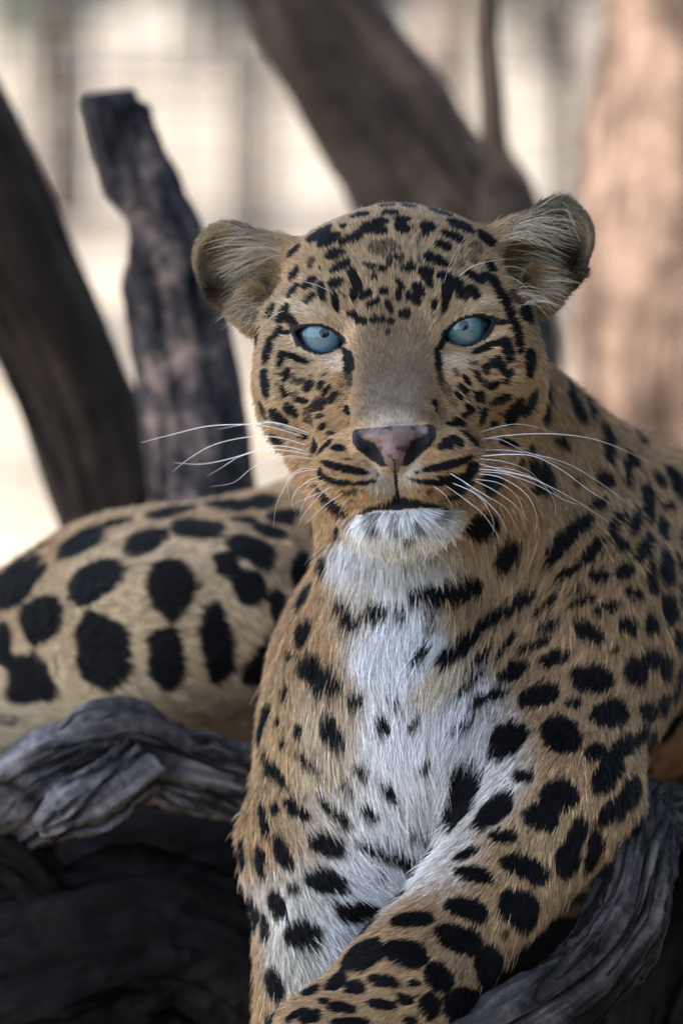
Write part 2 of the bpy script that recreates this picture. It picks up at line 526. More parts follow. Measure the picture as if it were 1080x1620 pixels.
lg = thing('log', 'dark fallen trunk lying across behind the lower logs', 'log', Vector(to_world(P(540, 1560, 640))), 'logs under the leopard')
path = [pv(-2600, 3300, 800, 260), pv(-1700, 2300, 760, 235), pv(-900, 1680, 710, 230), pv(-200, 1560, 690, 240), pv(540, 1530, 690, 250), pv(1200, 1500, 700, 240), pv(1750, 1560, 700, 225), pv(2100, 1580, 700, 190)]
solid('branch', [tube(path, 160, 90, gnarl(101, .018, .008))], DARK_WOOD, lg)  # log added to fill the dark area behind the others
lg = thing('log', 'dark thick log standing in shadow at the lower right edge', 'log', Vector(to_world(P(1180, 1560, 300))), 'logs under the leopard')
path = [pv(1300, 1150, 420, 110), pv(1200, 1360, 330, 120), pv(1130, 1560, 260, 130), pv(1080, 1800, 220, 145), pv(1060, 2200, 220, 155), pv(1070, 2800, 230, 165), pv(1080, 3600, 240, 190)]
solid('branch', [tube(path, 140, 80, gnarl(111, .012, .006))], DARK_WOOD, lg)  # log added to fill the dark area at the lower right

# ---- wire fence behind the trees, shrubs and a shed far off
WIRE, n, b = new_mat('galvanised_wire')
b.inputs['Base Color'].default_value = (.23, .23, .22, 1)
b.inputs['Metallic'].default_value = .6
b.inputs['Roughness'].default_value = .55
fy = 3.0
fc = thing('wire_fence', 'fine square mesh wire fence behind the trees', 'fence', Vector((0, fy, -.1)))
def box(x0, x1, y0, y1, z0, z1):
    v = [(x, y, z) for x in (x0, x1) for y in (y0, y1) for z in (z0, z1)]
    f = [(0, 1, 3, 2), (4, 6, 7, 5), (0, 4, 5, 1), (2, 3, 7, 6), (0, 2, 6, 4), (1, 5, 7, 3)]
    return v, f
vs, fs = [], []
def addbox(*a):
    v, f = box(*a)
    o = len(vs)
    vs.extend(v)
    fs.extend([tuple(i + o for i in q) for q in f])
for k in range(61):
    x = -1.8 + k * .06
    addbox(x - .0014, x + .0014, fy, fy + .0028, -.1, 2.1)
for k in range(37):
    z = -.05 + k * .06
    addbox(-1.8, 1.8, fy + .0029, fy + .0057, z - .0014, z + .0014)
o = mesh_obj('wire_mesh', np.array(vs), fs, WIRE, fc, smooth=False)
o['kind'] = 'stuff'
for x in (-1.82, 1.82):
    o = mesh_obj('post', *[np.array(a) if j == 0 else a for j, a in enumerate(box(x - .03, x + .03, fy - .03, fy + .03, -.15, 2.2))], WIRE, fc, smooth=False)

def bush(x, y, r, h, label, seed, mat=LEAF_FAR):
    t = thing('shrub', label, 'shrub', Vector((x, y, 0)), 'shrubs across the clearing')
    g = np.random.default_rng(seed)
    q = g.normal(0, 1, (46, 3))
    q /= np.linalg.norm(q, axis=1, keepdims=True)
    q *= (g.random(46) ** .5)[:, None]
    cen = np.array([x, y, h * .52]) + q * np.array([r, r, h * .42])
    v, f = leaves(2600, cen, np.full(46, r * .28), .10 + .03 * r, seed + 1)
    o = mesh_obj('foliage', v, f, mat, t, smooth=False)
    o['kind'] = 'stuff'
    stems = [tube([(x, y, -.2, .06), (x + .3 * (c[0] - x), y + .3 * (c[1] - y), .45 * c[2], .035), (*c, .01)], 6, 6) for c in cen[::8]]
    solid('stem', stems, DARK_BARK, t)
LEAF_GREY = leaf_mat('grey_leaf', (.055, .062, .060), (.12, .13, .128), .3)
bush(1.75, 47, 1.15, 3.2, 'pale green shrub in the gap right of the thin dark branch', 201)
bush(.55, 50, .9, 2.6, 'grey shrub far off just left of the thin dark branch', 203, LEAF_GREY)
bush(-2.75, 47, 1.1, 3.0, 'grey green shrub far off at the top left corner', 211)
bush(-1.35, 49, 1.1, 2.9, 'bluish grey shrub far off above the broken stump', 213, LEAF_GREY)
bush(-.2, 50, 1.0, 2.6, 'dull green shrub far off beside the forked trunk', 217)
bush(3.4, 52, 1.2, 3.0, 'dull green shrub far off behind the pale trunk', 219)

# shade on the right: a bush added outside the picture to block sky light
t = thing('shrub', 'dense leafy shrub standing to the right of the leopard', 'shrub', Vector((1.2, -.75, 0)))
g_ = np.random.default_rng(301)
q = g_.normal(0, 1, (90, 3))
q /= np.linalg.norm(q, axis=1, keepdims=True)
q *= (g_.random(90) ** .45)[:, None]
cen = np.array([1.25, -.65, 1.35]) + q * np.array([.6, 1.2, 1.25])
v, f = leaves(11000, cen, np.full(90, .25), .10, 302)
o = mesh_obj('foliage', v, f, LEAF, t, smooth=False)
o['kind'] = 'stuff'
solid('stem', [tube([(1.25, -.65, -.2, .05), (1.25 + .4 * (c[0] - 1.25), -.65 + .4 * (c[1] + .65), .45 * c[2], .03), (*c, .008)], 8, 6) for c in cen[::9]], DARK_BARK, t)

# unseen row of bushes added behind the camera, cutting frontal light and eye reflections
for i_, (x, y, r_, h_) in enumerate([(-5.2, -8.5, 1.3, 2.2), (-2.6, -9.2, 1.2, 2.1), (0.0, -9.0, 1.4, 4.8), (2.4, -8.4, 1.6, 4.6), (4.6, -6.6, 1.6, 3.8), (5.0, -3.6, 1.5, 3.8)]):
    t = thing('shrub', ['low green bush at the left end of the row behind the photographer', 'rounded bush second from the left behind the photographer', 'broad bush right behind the photographer', 'tall bush to the right behind the photographer', 'tall dense bush at the right bend of the row', 'tall dense bush beside the clearing on the right'][i_], 'shrub', Vector((x, y, 0)), 'bushes round the clearing')
    g_ = np.random.default_rng(401 + i_)
    q = g_.normal(0, 1, (50, 3))
    q /= np.linalg.norm(q, axis=1, keepdims=True)
    q *= (g_.random(50) ** .45)[:, None]
    cen = np.array([x, y, h_ * .5]) + q * np.array([r_, r_ * .7, h_ * .45])
    v, f = leaves(2600, cen, np.full(50, .42), .26, 411 + i_)
    o = mesh_obj('foliage', v, f, LEAF, t, smooth=False)
    o['kind'] = 'stuff'
    solid('stem', [tube([(x, y, -.3, .07), (x + .3 * (c[0] - x), y + .3 * (c[1] - y), .45 * c[2], .04), (*c, .01)], 6, 6) for c in cen[::10]], DARK_BARK, t)
# ================================================================== the leopard: one continuous body
# signed distance pieces, blended; coordinates are metres (right, up, away)
HEAD_O = P(621, 527, 0)
ROLL, YAW = R(3.5), R(3.7)
cr, sr, cy_, sy_ = math.cos(ROLL), math.sin(ROLL), math.cos(YAW), math.sin(YAW)
# local head axes: x to the right, y down, z away, in units of MM
_yaw = np.array([[cy_, 0, sy_], [0, 1, 0], [-sy_, 0, cy_]])       # nose turns to the left
_roll = np.array([[cr, sr, 0], [-sr, cr, 0], [0, 0, 1]])          # right side up (y is down)
H_ROT = _roll @ _yaw
FLIP = np.array([1.0, -1.0, 1.0])

def head_to_view(l):
    return HEAD_O + (np.asarray(l) @ H_ROT.T) * FLIP * MM

def view_to_head(p):
    return ((p - HEAD_O) * FLIP / MM) @ H_ROT

def sd_ell(p, c, r, rot=None):
    q = p - c
    if rot is not None:
        q = q @ rot
    a = q / r
    k0 = np.sqrt((a * a).sum(1))
    b = a / r
    k1 = np.sqrt((b * b).sum(1)) + 1e-9
    return k0 * (k0 - 1.0) / k1

def sd_cone(p, a, b, ra, rb):
    ba = b - a
    t = np.clip(((p - a) @ ba) / (ba @ ba), 0, 1)
    d = p - a - t[:, None] * ba
    return np.sqrt((d * d).sum(1)) - (ra + (rb - ra) * t)

def smin(a, b, k):
    h = np.maximum(k - np.abs(a - b), 0) / k
    return np.minimum(a, b) - h * h * k * 0.25

OPS = []       # (space, kind, params, op, k)
def ell(c, r, op='u', k=18, rot=None, sp='h'):
    OPS.append((sp, 'e', (np.array(c, float), np.array(r, float), rot), op, float(k)))
def cone(a, b, ra, rb, op='u', k=18, sp='h'):
    OPS.append((sp, 'c', (np.array(a, float), np.array(b, float), float(ra), float(rb)), op, float(k)))
def rotz(deg):
    c, s = math.cos(R(deg)), math.sin(R(deg))
    return np.array([[c, -s, 0], [s, c, 0], [0, 0, 1.0]])
def rotm(ax, deg):
    return np.array(Matrix.Rotation(R(deg), 3, ax))

def bell(px, py, w, rx, ry, rz_mm, k=0.03, op='u', rot=None):
    OPS.append(('v', 'e', (P(px, py, w), np.array([rad(rx, w), rad(ry, w), rz_mm * .001]), rot), op, k))
def bcone(a, b, ra, rb, k=0.03, op='u'):
    OPS.append(('v', 'c', (P(*a), P(*b), rad(ra, a[2]), rad(rb, b[2])), op, k))

# ---- trunk, neck, legs (photograph pixels, depth in mm)
bcone((650, 640, 130), (740, 960, 190), 165, 215, .04)        # neck
bcone((760, 640, 170), (985, 900, 260), 110, 165, .04)        # nape to the shoulder blade
bell(925, 985, 190, 128, 205, 100, .05)                        # shoulder
bell(640, 1140, 165, 190, 250, 135, .05)                       # breast
bell(590, 1330, 150, 120, 160, 90, .04)                         # brisket
bcone((610, 900, 95), (640, 1120, 110), 85, 150, .05)          # throat
bcone((545, 1050, 140), (486, 1330, 100), 92, 83, .04)         # right upper arm
bcone((486, 1330, 100), (480, 1690, 60), 83, 64, .03)          # right foreleg
bcone((478, 1690, 60), (455, 1800, 20), 64, 70, .03)           # right paw, below the frame
bcone((925, 1010, 160), (893, 1250, 75), 128, 104, .05)        # left upper arm
bcone((880, 1280, 60), (650, 1555, -20), 103, 88, .035)        # left forearm
bcone((650, 1555, -20), (512, 1664, -40), 86, 76, .03)         # left paw
bcone((512, 1664, -40), (455, 1735, -45), 76, 60, .03)
bcone((960, 940, 300), (640, 1000, 470), 215, 225, .06)        # ribcage going back
bcone((1010, 1010, 330), (1180, 1060, 400), 195, 190, .06)     # flank on the right
bcone((640, 985, 470), (150, 1072, 560), 203, 172, .06)       # belly and hips
bell(262, 1000, 400, 215, 163, 120, .04)                         # right thigh
bcone((300, 982, 440), (580, 912, 440), 160, 150, .05)          # loin
bcone((380, 960, 360), (405, 1000, 350), 92, 80, .04)          # knee
bcone((150, 1010, 430), (-190, 1170, 480), 150, 170, .05)       # rump out of the frame
bcone((400, 1090, 390), (-60, 1160, 380), 42, 50, .03)         # right shank
bcone((-190, 1170, 480), (-330, 1190, 430), 165, 110, .06)
bcone((-330, 1120, 450), (-620, 1330, 480), 52, 34, .05)       # tail
bcone((-620, 1330, 480), (-800, 1560, 480), 34, 26, .02)

# ---- head (local units)
ell((0, -42, 160), (184, 152, 185), k=30)
ell((0, -106, 128), (122, 99, 112), k=40)
for s in (-1, 1):
    ell((s * 90, -100, 140), (82, 70, 100), k=40)
    ell((s * 146, -8, 112), (72, 84, 92), k=40)                # temple
for s in (-1, 1):
    ell((s * 96, -46, 40), (66, 34, 50), k=34)                 # brow
    ell((s * 140, 66, 90), (80, 80, 96), k=44)                 # cheekbone
    ell((s * 78, 110, 10), (62, 84, 78), k=44)                 # side of the muzzle
    ell((s * 140, 88, 150), (84, 100, 90), k=40)              # cheek ruff
    cone((s * 27, -20, 28), (s * 25, 140, -112), 46, 40, k=34) # bridge
    ell((s * 60, 208, -84), (70, 54, 82), k=26)                # whisker pad
    ell((s * 34, 232, -112), (40, 34, 62), k=16)               # upper lip
    cone((s * 44, 276, -24), (s * 104, 185, 110), 46, 68, k=40)# jaw
ell((0, 166, -136), (54, 21, 56), k=14)                        # nose leather
ell((0, 190, -140), (31, 38, 58), k=12)
for s in (-1, 1):
    ell((s * 51, 172, -128), (15, 25, 50), k=9)                # nostril wing
ell((0, 290, -70), (68, 43, 66), k=14)                         # chin
cone((0, 60, 190), (30, 200, 330), 170, 180, k=60)
# ears
for s in (-1, 1):
    rot = np.array(Matrix.Rotation(R(s * 40), 3, 'Z')) @ np.array(Matrix.Rotation(R(s * -22), 3, 'Y'))
    # outer bowl: long axis runs up and outwards
    rm = rotz(s * -36) @ rotm('Y', s * 20)
    ell((s * 224, -104, 172), (108, 71, 54), k=26, rot=rm)
    ell((s * 270, -148, 172), (54, 56, 38), k=14, rot=rm)
    ell((s * 178, -122, 165), (48, 44, 40), k=30)              # root of the ear
    ell((s * 241, -113, 122), (88, 57, 78), op='s', k=8, rot=rm)
    ell((s * 232, -58, 168), (30, 40, 40), k=20)               # lower ear edge into the cheek
# eyes: lids bulge, then an almond opening is cut
EYES = []
for s, ex, ey in ((-1, -111.0, -2.0), (1, 113.5, 0.0)):
    c = np.array([ex, ey, 34.0])
    EYES.append((s, c))
    ell(tuple(c), (50, 47, 48), k=14)
NOSTRIL = []
def head_cuts():
    for s, c in EYES:
        OPS.append(('h', 'almond', (c, s), 's', 5.0))
    for s in (-1, 1):
        cone((s * 50, 166, -196), (s * 30, 196, -206), 12, 11, op='s', k=5)
        cone((s * 50, 166, -176), (s * 34, 188, -176), 9, 9, op='s', k=5)
        cone((s * 2, 254, -182), (s * 62, 279, -160), 9, 9, op='s', k=6)
        cone((s * 62, 279, -160), (s * 118, 272, -60), 9, 9, op='s', k=8)
    cone((0, 196, -206), (0, 258, -180), 3.6, 4.2, op='s', k=5)  # philtrum
head_cuts()

def almond2d(x, y, s):
    """signed distance to the lens-shaped lid opening, local px around the eye centre, outer corner at +x*s"""
    x = x * s
    ang = R(-18)
    c, sn = math.cos(ang), math.sin(ang)
    # corner line from the inner (low) to the outer (high) corner
    X = (x - 5) * c + (y - 2) * sn
    Y = -(x - 5) * sn + (y - 2) * c
    L, hu, hd = 40.0, 16.5, 22.0
    Ru = (L * L + hu * hu) / (2 * hu)
    Rd = (L * L + hd * hd) / (2 * hd)
    du = np.sqrt(X * X + (Y - (Ru - hu)) ** 2) - Ru
    dd = np.sqrt(X * X + (Y + (Rd - hd)) ** 2) - Rd
    return np.maximum(du, dd)

def prim(kind, pr, p):
    if kind == 'e':
        return sd_ell(p, pr[0], pr[1], pr[2])
    if kind == 'c':
        return sd_cone(p, *pr)
    c, s = pr
    q = p - c
    a = almond2d(q[:, 0], q[:, 1], s)
    return np.maximum(np.maximum(a, q[:, 2] - 10), -q[:, 2] - 110)

HS = MM
def field(pv, ops):
    d = np.full(len(pv), 1.0)
    ph = None
    for sp, kind, pr, op, k in ops:
        if sp == 'h':
            if ph is None:
                ph = view_to_head(pv)
            e = prim(kind, pr, ph) * HS
            k = k * HS
        else:
            e = prim(kind, pr, pv)
        if op == 'u':
            d = smin(d, e, k)
        else:
            d = -smin(-d, e, k)
    return d

def cull(center, hd):
    pv = center[None, :]
    ph = view_to_head(pv)
    vals = []
    d = 1.0
    for sp, kind, pr, op, k in OPS:
        e = float(prim(kind, pr, ph if sp == 'h' else pv)[0]) * (HS if sp == 'h' else 1)
        vals.append(e)
        if op == 'u':
            d = min(d, e)
    keep = []
    for o, e in zip(OPS, vals):
        kk = o[4] * (HS if o[0] == 'h' else 1)
        if o[3] == 'u':
            if e < d + 2.2 * hd + kk:
                keep.append(o)
        elif e < 2 * hd + kk:
            keep.append(o)
    return keep, d

def axis(segs):
    out = [segs[0][0]]
    for a, b, h in segs:
        n = max(1, int(round((b - a) / h)))
        out += list(a + (b - a) * np.arange(1, n + 1) / n)
    return np.array(out)

FINE = 0.00125
hu, hv = HEAD_O[0], HEAD_O[1]
gu = axis([(-0.62, -0.23, .006), (-0.23, hu - .135, .0035), (hu - .135, hu + .14, FINE), (hu + .14, 0.36, .004)])
gv = axis([(-0.46, -0.33, .008), (-0.33, hv - .15, .0032), (hv - .15, hv + .095, FINE)])
gw = axis([(-0.105, 0.06, FINE), (0.06, 0.12, .002), (0.12, 0.3, .005), (0.3, 0.75, .007)])

def surface_nets():
    nu, nv, nw = len(gu), len(gv), len(gw)
    F = np.full((nu, nv, nw), 1.0, dtype=np.float32)
    B = 14
    for i0 in range(0, nu, B):
        i1 = min(nu, i0 + B)
        for j0 in range(0, nv, B):
            j1 = min(nv, j0 + B)
            for k0 in range(0, nw, B):
                k1 = min(nw, k0 + B)
                a = np.array([gu[i0], gv[j0], gw[k0]])
                b = np.array([gu[i1 - 1], gv[j1 - 1], gw[k1 - 1]])
                hd = float(np.linalg.norm(b - a)) / 2 + .004
                keep, d = cull((a + b) / 2, hd)
                if d > 1.5 * hd + .02:
                    F[i0:i1, j0:j1, k0:k1] = d
                    continue
                if d < -1.8 * hd - .05 and not any(o[3] == 's' for o in keep):
                    F[i0:i1, j0:j1, k0:k1] = d
                    continue
                U, V, W = np.meshgrid(gu[i0:i1], gv[j0:j1], gw[k0:k1], indexing='ij')
                pts = np.stack([U.ravel(), V.ravel(), W.ravel()], 1)
                F[i0:i1, j0:j1, k0:k1] = field(pts, keep).reshape(U.shape)
    F[0], F[-1], F[:, 0], F[:, -1], F[:, :, 0], F[:, :, -1] = 1, 1, 1, 1, 1, 1
    inside = F < 0
    # cells crossed by the surface
    cnt = np.zeros((nu - 1, nv - 1, nw - 1), dtype=np.int8)
    for dx in (0, 1):
        for dy in (0, 1):
            for dz in (0, 1):
                cnt += inside[dx:nu - 1 + dx, dy:nv - 1 + dy, dz:nw - 1 + dz]
    cells = np.argwhere((cnt > 0) & (cnt < 8))
    idx = np.full(cnt.shape, -1, dtype=np.int32)
    idx[cells[:, 0], cells[:, 1], cells[:, 2]] = np.arange(len(cells))
    acc = np.zeros((len(cells), 3))
    num = np.zeros(len(cells))
    ci, cj, ck = cells.T
    G = (gu, gv, gw)
    corners = [(x, y, z) for x in (0, 1) for y in (0, 1) for z in (0, 1)]
    for a in corners:
        for ax in range(3):
            if a[ax]:
                continue
            b = list(a)
            b[ax] = 1
            fa = F[ci + a[0], cj + a[1], ck + a[2]].astype(np.float64)
            fb = F[ci + b[0], cj + b[1], ck + b[2]].astype(np.float64)
            m = (fa < 0) != (fb < 0)
            t = np.where(m, fa / np.where(m, fa - fb, 1), 0)
            pos = np.stack([gu[ci + a[0]], gv[cj + a[1]], gw[ck + a[2]]], 1)
            other = np.stack([gu[ci + b[0]], gv[cj + b[1]], gw[ck + b[2]]], 1)
            acc += np.where(m[:, None], pos + (other - pos) * t[:, None], 0)
            num += m
    verts = acc / num[:, None]
    faces = []
    for ax in range(3):
        sl0 = [slice(None)] * 3
        sl1 = [slice(None)] * 3
        sl0[ax] = slice(0, -1)
        sl1[ax] = slice(1, None)
        ch = inside[tuple(sl0)] != inside[tuple(sl1)]
        e = np.argwhere(ch)
        o1, o2 = [(1, 2), (2, 0), (0, 1)][ax]
        e = e[(e[:, o1] > 0) & (e[:, o2] > 0)]
        q = []
        for d1, d2 in ((1, 1), (0, 1), (0, 0), (1, 0)):
            c = e.copy()
            c[:, o1] -= d1
            c[:, o2] -= d2
            q.append(idx[c[:, 0], c[:, 1], c[:, 2]])
        q = np.stack(q, 1)
        flip = ~inside[e[:, 0], e[:, 1], e[:, 2]]
        q[flip] = q[flip][:, ::-1]
        faces.append(q)
    faces = np.concatenate(faces)
    faces = faces[(faces >= 0).all(1)]
    return verts, faces

import time
_t = time.time()
BV, BF = surface_nets()
print('nets', len(BV), len(BF), round(time.time() - _t, 1))

def vertex_normals(v, f):
    n = np.zeros_like(v)
    fn = np.cross(v[f[:, 2]] - v[f[:, 0]], v[f[:, 3]] - v[f[:, 1]])
    for k in range(4):
        np.add.at(n, f[:, k], fn)
    return n / (np.linalg.norm(n, axis=1, keepdims=True) + 1e-12)

def relax(v, f, it, lam=0.5):
    e = np.concatenate([f[:, [0, 1]], f[:, [1, 2]], f[:, [2, 3]], f[:, [3, 0]]])
    for _ in range(it):
        s = np.zeros_like(v)
        c = np.zeros(len(v))
        np.add.at(s, e[:, 0], v[e[:, 1]])
        np.add.at(s, e[:, 1], v[e[:, 0]])
        np.add.at(c, e[:, 0], 1)
        np.add.at(c, e[:, 1], 1)
        v = v + lam * (s / c[:, None] - v)
    return v
BV = relax(BV, BF, 2, .45)
BN = vertex_normals(BV, BF)
print('relaxed', round(time.time() - _t, 1))
# ------------------------------------------------------------------ the coat: spots measured on the photograph, laid on the body, one painted shade stripe among them
TRI = np.concatenate([BF[:, [0, 1, 2]], BF[:, [0, 2, 3]]])
BVH = BVHTree.FromPolygons(BV.tolist(), BF.tolist())
EYE_PT = np.array([0.0, 0.0, -DIST])          # the lens, in view coordinates

def cast(px, py):
    t = P(px, py, 0)
    d = t - EYE_PT
    d /= np.linalg.norm(d)
    loc, n, i, dist = BVH.ray_cast(Vector(EYE_PT), Vector(d))
    if loc is None:
        return None
    n = np.array(n)
    if n @ d > 0:
        n = -n
    return np.array(loc), n, d, MM * dist / DIST

def tangent(n, d, ang):
    t = np.array([math.cos(ang), -math.sin(ang), 0.0])
    nv = n @ d
    if nv > -0.38:
        nv = -0.38
    t = t + d * (-(t @ n) / nv)
    t = t - n * (t @ n)
    return t

def patch(px, py, a, b, ang):
    """an ellipse seen on the photograph becomes an ellipse lying on the hide there"""
    c = cast(px, py)
    if c is None:
        return None
    p, n, d, s = c
    t1 = tangent(n, d, R(ang))
    t2 = tangent(n, d, R(ang) + math.pi / 2)
    l1, l2 = np.linalg.norm(t1), np.linalg.norm(t2)
    e1 = t1 / l1
    e2 = np.cross(n, e1)
    A, B = a * s * l1, b * s * l2
    return p, np.stack([e1 / A, e2 / B, n / (max(A, B) * 0.9 + .006)]), max(A, B, 0.006)

SPOTS = {}
SPOTS['A'] = (380, 310, 4.0, [
(755,75,60,16,0),(755,125,55,18,0),(600,150,72,25,-25),(930,65,50,18,0),(945,110,58,22,0),(1060,68,50,18,5),(655,195,20,14,-30),
(500,245,90,33,-25),(560,285,80,36,-28),(885,165,60,22,10),(850,215,75,33,10),(800,190,30,20,0),(1020,150,60,20,0),(1020,200,45,38,60),
(735,260,32,33,0),(670,290,40,22,-30),(600,375,62,32,-5),(635,450,72,28,-28),(350,350,55,28,-60),(455,425,35,18,-70,.7),(860,330,38,38,0,.6),
(940,320,35,36,0,.6),(920,350,30,20,0,.6),(350,495,60,22,-65),(440,560,60,30,-40),(345,600,55,20,-60),(445,650,45,22,-50),(520,610,60,28,80),
(610,560,50,36,0),(605,670,75,28,75),(730,540,85,33,65),(790,630,50,33,-30),(720,625,40,25,80),(845,680,50,22,-35),(910,610,28,24,0),
(850,515,18,18,0),(820,445,45,16,10),(900,465,25,20,0),(945,420,15,34,0,.8),(1000,390,25,18,0,.8),(1020,440,15,38,0,.7),(1010,565,45,20,55),
(1000,630,18,38,0),(1065,460,25,26,0),(1065,640,18,28,0),(940,700,38,20,70),(1040,750,35,30,0),(720,755,18,24,0),(685,750,14,18,0),
(750,790,20,24,0),(790,800,16,22,0),(850,790,28,20,0),(900,785,18,20,0),(955,795,24,18,0),(935,865,14,20,0,.7),(280,745,70,33,-55),
(205,730,55,22,-60),(125,890,60,25,-80),(240,870,60,18,-60),(300,860,45,16,-10),(185,975,85,28,-75),(265,1030,55,25,-80),(80,1055,35,18,-70),
(370,1030,95,26,25)])
SPOTS['B'] = (640, 310, 4.0, [
(225,110,70,25,15),(290,80,70,22,15),(145,200,55,33,20),(130,240,20,20,0),(345,195,85,33,15),(300,260,80,31,25),(245,320,60,27,20),
(205,415,80,34,25),(470,155,60,14,15),(510,270,65,33,45),(450,330,25,28,0,.6),(430,400,22,36,0,.5),(35,455,28,22,0),(130,490,40,30,0),
(150,550,45,24,70),(90,600,55,33,50),(65,660,45,30,50),(245,520,45,30,0),(265,590,80,33,95),(185,690,18,28,0),(250,690,50,18,-70),
(335,580,60,30,80),(440,520,60,27,35),(425,610,45,33,40),(375,640,15,25,0,.8),(350,430,20,20,0,.5),(540,450,40,22,60),(550,540,75,30,45),
(610,630,80,30,60),(660,750,90,28,70),(705,890,105,27,82),(680,640,40,22,45,.7),(755,750,62,30,60),(855,840,60,22,65),(860,990,110,27,75),
(785,1030,60,30,85),(640,970,75,30,80),(510,960,105,22,-25),(585,790,26,16,10),(940,1000,60,12,85,.7),(570,1060,50,28,0,.8),(940,950,20,45,0,.5),
(430,1060,30,15,0,.6)])
SPOTS['C'] = (380, 550, 4.0, [
(75,150,85,20,95),(165,225,80,27,85),(300,165,50,20,-70,.9),(350,200,45,18,50,.7),(440,240,42,36,-20),(400,205,22,18,0,.7),(515,235,28,20,-60,.9),
(550,275,40,14,-60,.9),(590,315,40,16,-50,.8),(280,275,35,18,60),(335,295,20,14,0,.7),(400,330,40,17,10),(110,330,55,20,70),(125,420,60,25,85),
(160,400,60,18,75),(130,510,45,34,0),(330,390,60,31,35),(250,440,65,33,45),(480,370,55,26,-30,.8),(445,440,35,22,40,.7),(510,430,25,12,-20,.8),
(530,495,28,17,-35),(575,540,16,14,0,.8),(680,395,20,24,0),(405,560,25,14,20),(245,560,35,24,0),(485,605,28,30,60),(540,625,30,27,0),
(620,635,45,22,15),(640,760,155,25,13),(640,850,95,20,5),(770,855,52,14,-5),(840,845,15,11,0,.9),(510,800,26,18,60),(560,830,50,18,20),
(870,805,9,9,0,.6),(780,905,13,11,0,.7),(730,920,12,11,0,.7),(670,910,25,14,0,.7),(590,935,110,48,42),(310,740,70,40,25),(230,690,40,24,0),
(360,790,30,14,20)])
SPOTS['D'] = (640, 550, 4.0, [
(640,20,60,25,80),(780,100,85,30,88),(870,80,85,27,75),(600,110,55,24,70,.9),(645,185,50,20,-65),(510,135,25,28,0,.8),(550,240,35,18,-20,.9),
(450,180,35,17,60,.8),(385,205,40,17,50,.9),(370,265,40,18,50),(340,305,35,14,45,.9),(320,160,30,12,55,.7),(465,310,34,36,0,.8),(500,230,25,18,0,.7),
(590,325,60,24,-20,.8),(685,395,80,36,-65),(785,345,85,29,-70),(860,350,120,29,92),(400,380,32,17,40),(375,420,20,15,0,.9),(485,430,38,20,85),
(335,470,30,19,45),(295,505,20,14,0),(190,370,16,32,0),(560,480,25,18,0,.8),(230,625,20,18,0),(270,605,26,26,0),(330,595,29,29,0),
(415,580,34,31,0),(280,740,170,24,-14),(160,850,115,17,0),(270,840,85,24,-10),(430,760,30,30,0),(400,810,60,28,-20),(155,905,18,13,0,.7),
(90,905,11,10,0,.6),(80,790,14,11,0,.9),(365,880,80,40,25),(300,930,42,20,30),(540,860,80,60,20),(640,600,60,25,10),(740,620,50,34,30),
(680,700,60,30,20),(800,760,50,38,60),(870,820,60,48,50),(820,880,50,38,0),(950,590,30,30,0)])
SPOTS['E'] = (840, 520, 4.5, [
(160,200,60,12,80,.6),(270,320,60,13,0,.6),(280,560,130,38,65),(235,420,60,20,80),(380,560,100,18,80),(430,400,70,22,65),(510,560,80,42,60),
(500,740,60,30,80),(510,870,90,40,85),(670,680,70,22,40),(740,800,60,38,40),(650,1000,120,30,95),(690,930,28,48,0),(490,1080,60,58,0),
(460,1250,60,38,-20),(800,1200,90,40,88),(800,1330,55,30,90),(870,1070,70,31,60),(880,830,120,38,50),(620,1350,60,25,-70),(700,1390,60,28,90),
(565,1440,45,25,0),(310,1090,50,28,-30),(350,1400,90,46,-50),(230,1530,100,38,-45),(610,1540,50,43,0),(450,1570,80,33,-70),(790,1540,75,33,-70),
(180,820,50,28,0,.8),(940,1260,60,30,0),(900,1430,80,30,-80),(1010,1100,150,50,60,.9)])
SPOTS['F'] = (680, 800, 2.7, [
(210,80,75,62,0),(310,210,85,38,-60),(565,155,120,36,-52),(690,200,60,28,-50),(590,285,65,21,-35),(715,300,45,27,-15),(800,170,32,31,0),
(815,275,42,34,-30),(770,90,60,18,-75),(850,70,55,20,-75),(890,180,60,25,-60),(985,260,65,27,-80),(920,290,60,18,90),(1045,260,50,20,90),
(860,375,38,31,0),(930,345,20,31,0),(1000,430,60,31,80),(1060,400,60,25,90),(750,430,60,27,-20),(650,400,65,20,-22),(620,365,40,14,-25,.8),
(500,420,75,18,-38),(510,510,50,19,-20),(440,595,85,21,-20),(835,515,36,41,0),(925,500,29,49,0),(1040,570,22,49,0),(680,545,75,37,30),
(630,500,28,22,0),(785,605,22,17,0),(870,695,73,47,85),(935,650,34,44,0),(690,730,88,56,-5),(530,650,65,34,-25),(350,710,75,34,-25),
(460,815,93,50,-20),(610,845,35,21,0),(760,890,78,61,-25),(920,870,37,44,0),(345,420,130,36,-32),(120,590,120,36,-42),(230,490,70,30,-38),
(200,640,75,16,-45),(320,590,80,16,-45),(160,740,80,16,-40,.8),(140,360,85,38,-25),(20,375,60,36,0),(235,815,85,26,-15),(125,920,50,18,-20,.8),
(335,1010,85,68,-60),(565,985,78,73,0),(705,1050,45,34,-30,.85),(165,1240,135,62,-72),(280,1310,105,46,-55),(400,1155,45,30,10,.85),
(550,1235,74,62,-20),(470,1330,75,54,0),(840,1010,105,33,-40),(760,1130,85,48,-55),(930,1000,38,48,0,.8),(820,1250,120,38,-45),(930,1180,60,58,0,.9),
(620,1400,80,37,-68),(690,1470,90,31,-78),(580,1520,70,44,-80),(320,1415,70,34,0),(400,1545,100,50,20),(165,1490,60,21,-30),(190,1575,80,36,10),
(990,690,24,58,0),(1035,760,28,66,0),(985,830,28,48,0),(1040,900,28,62,0),(1000,960,28,42,0)])
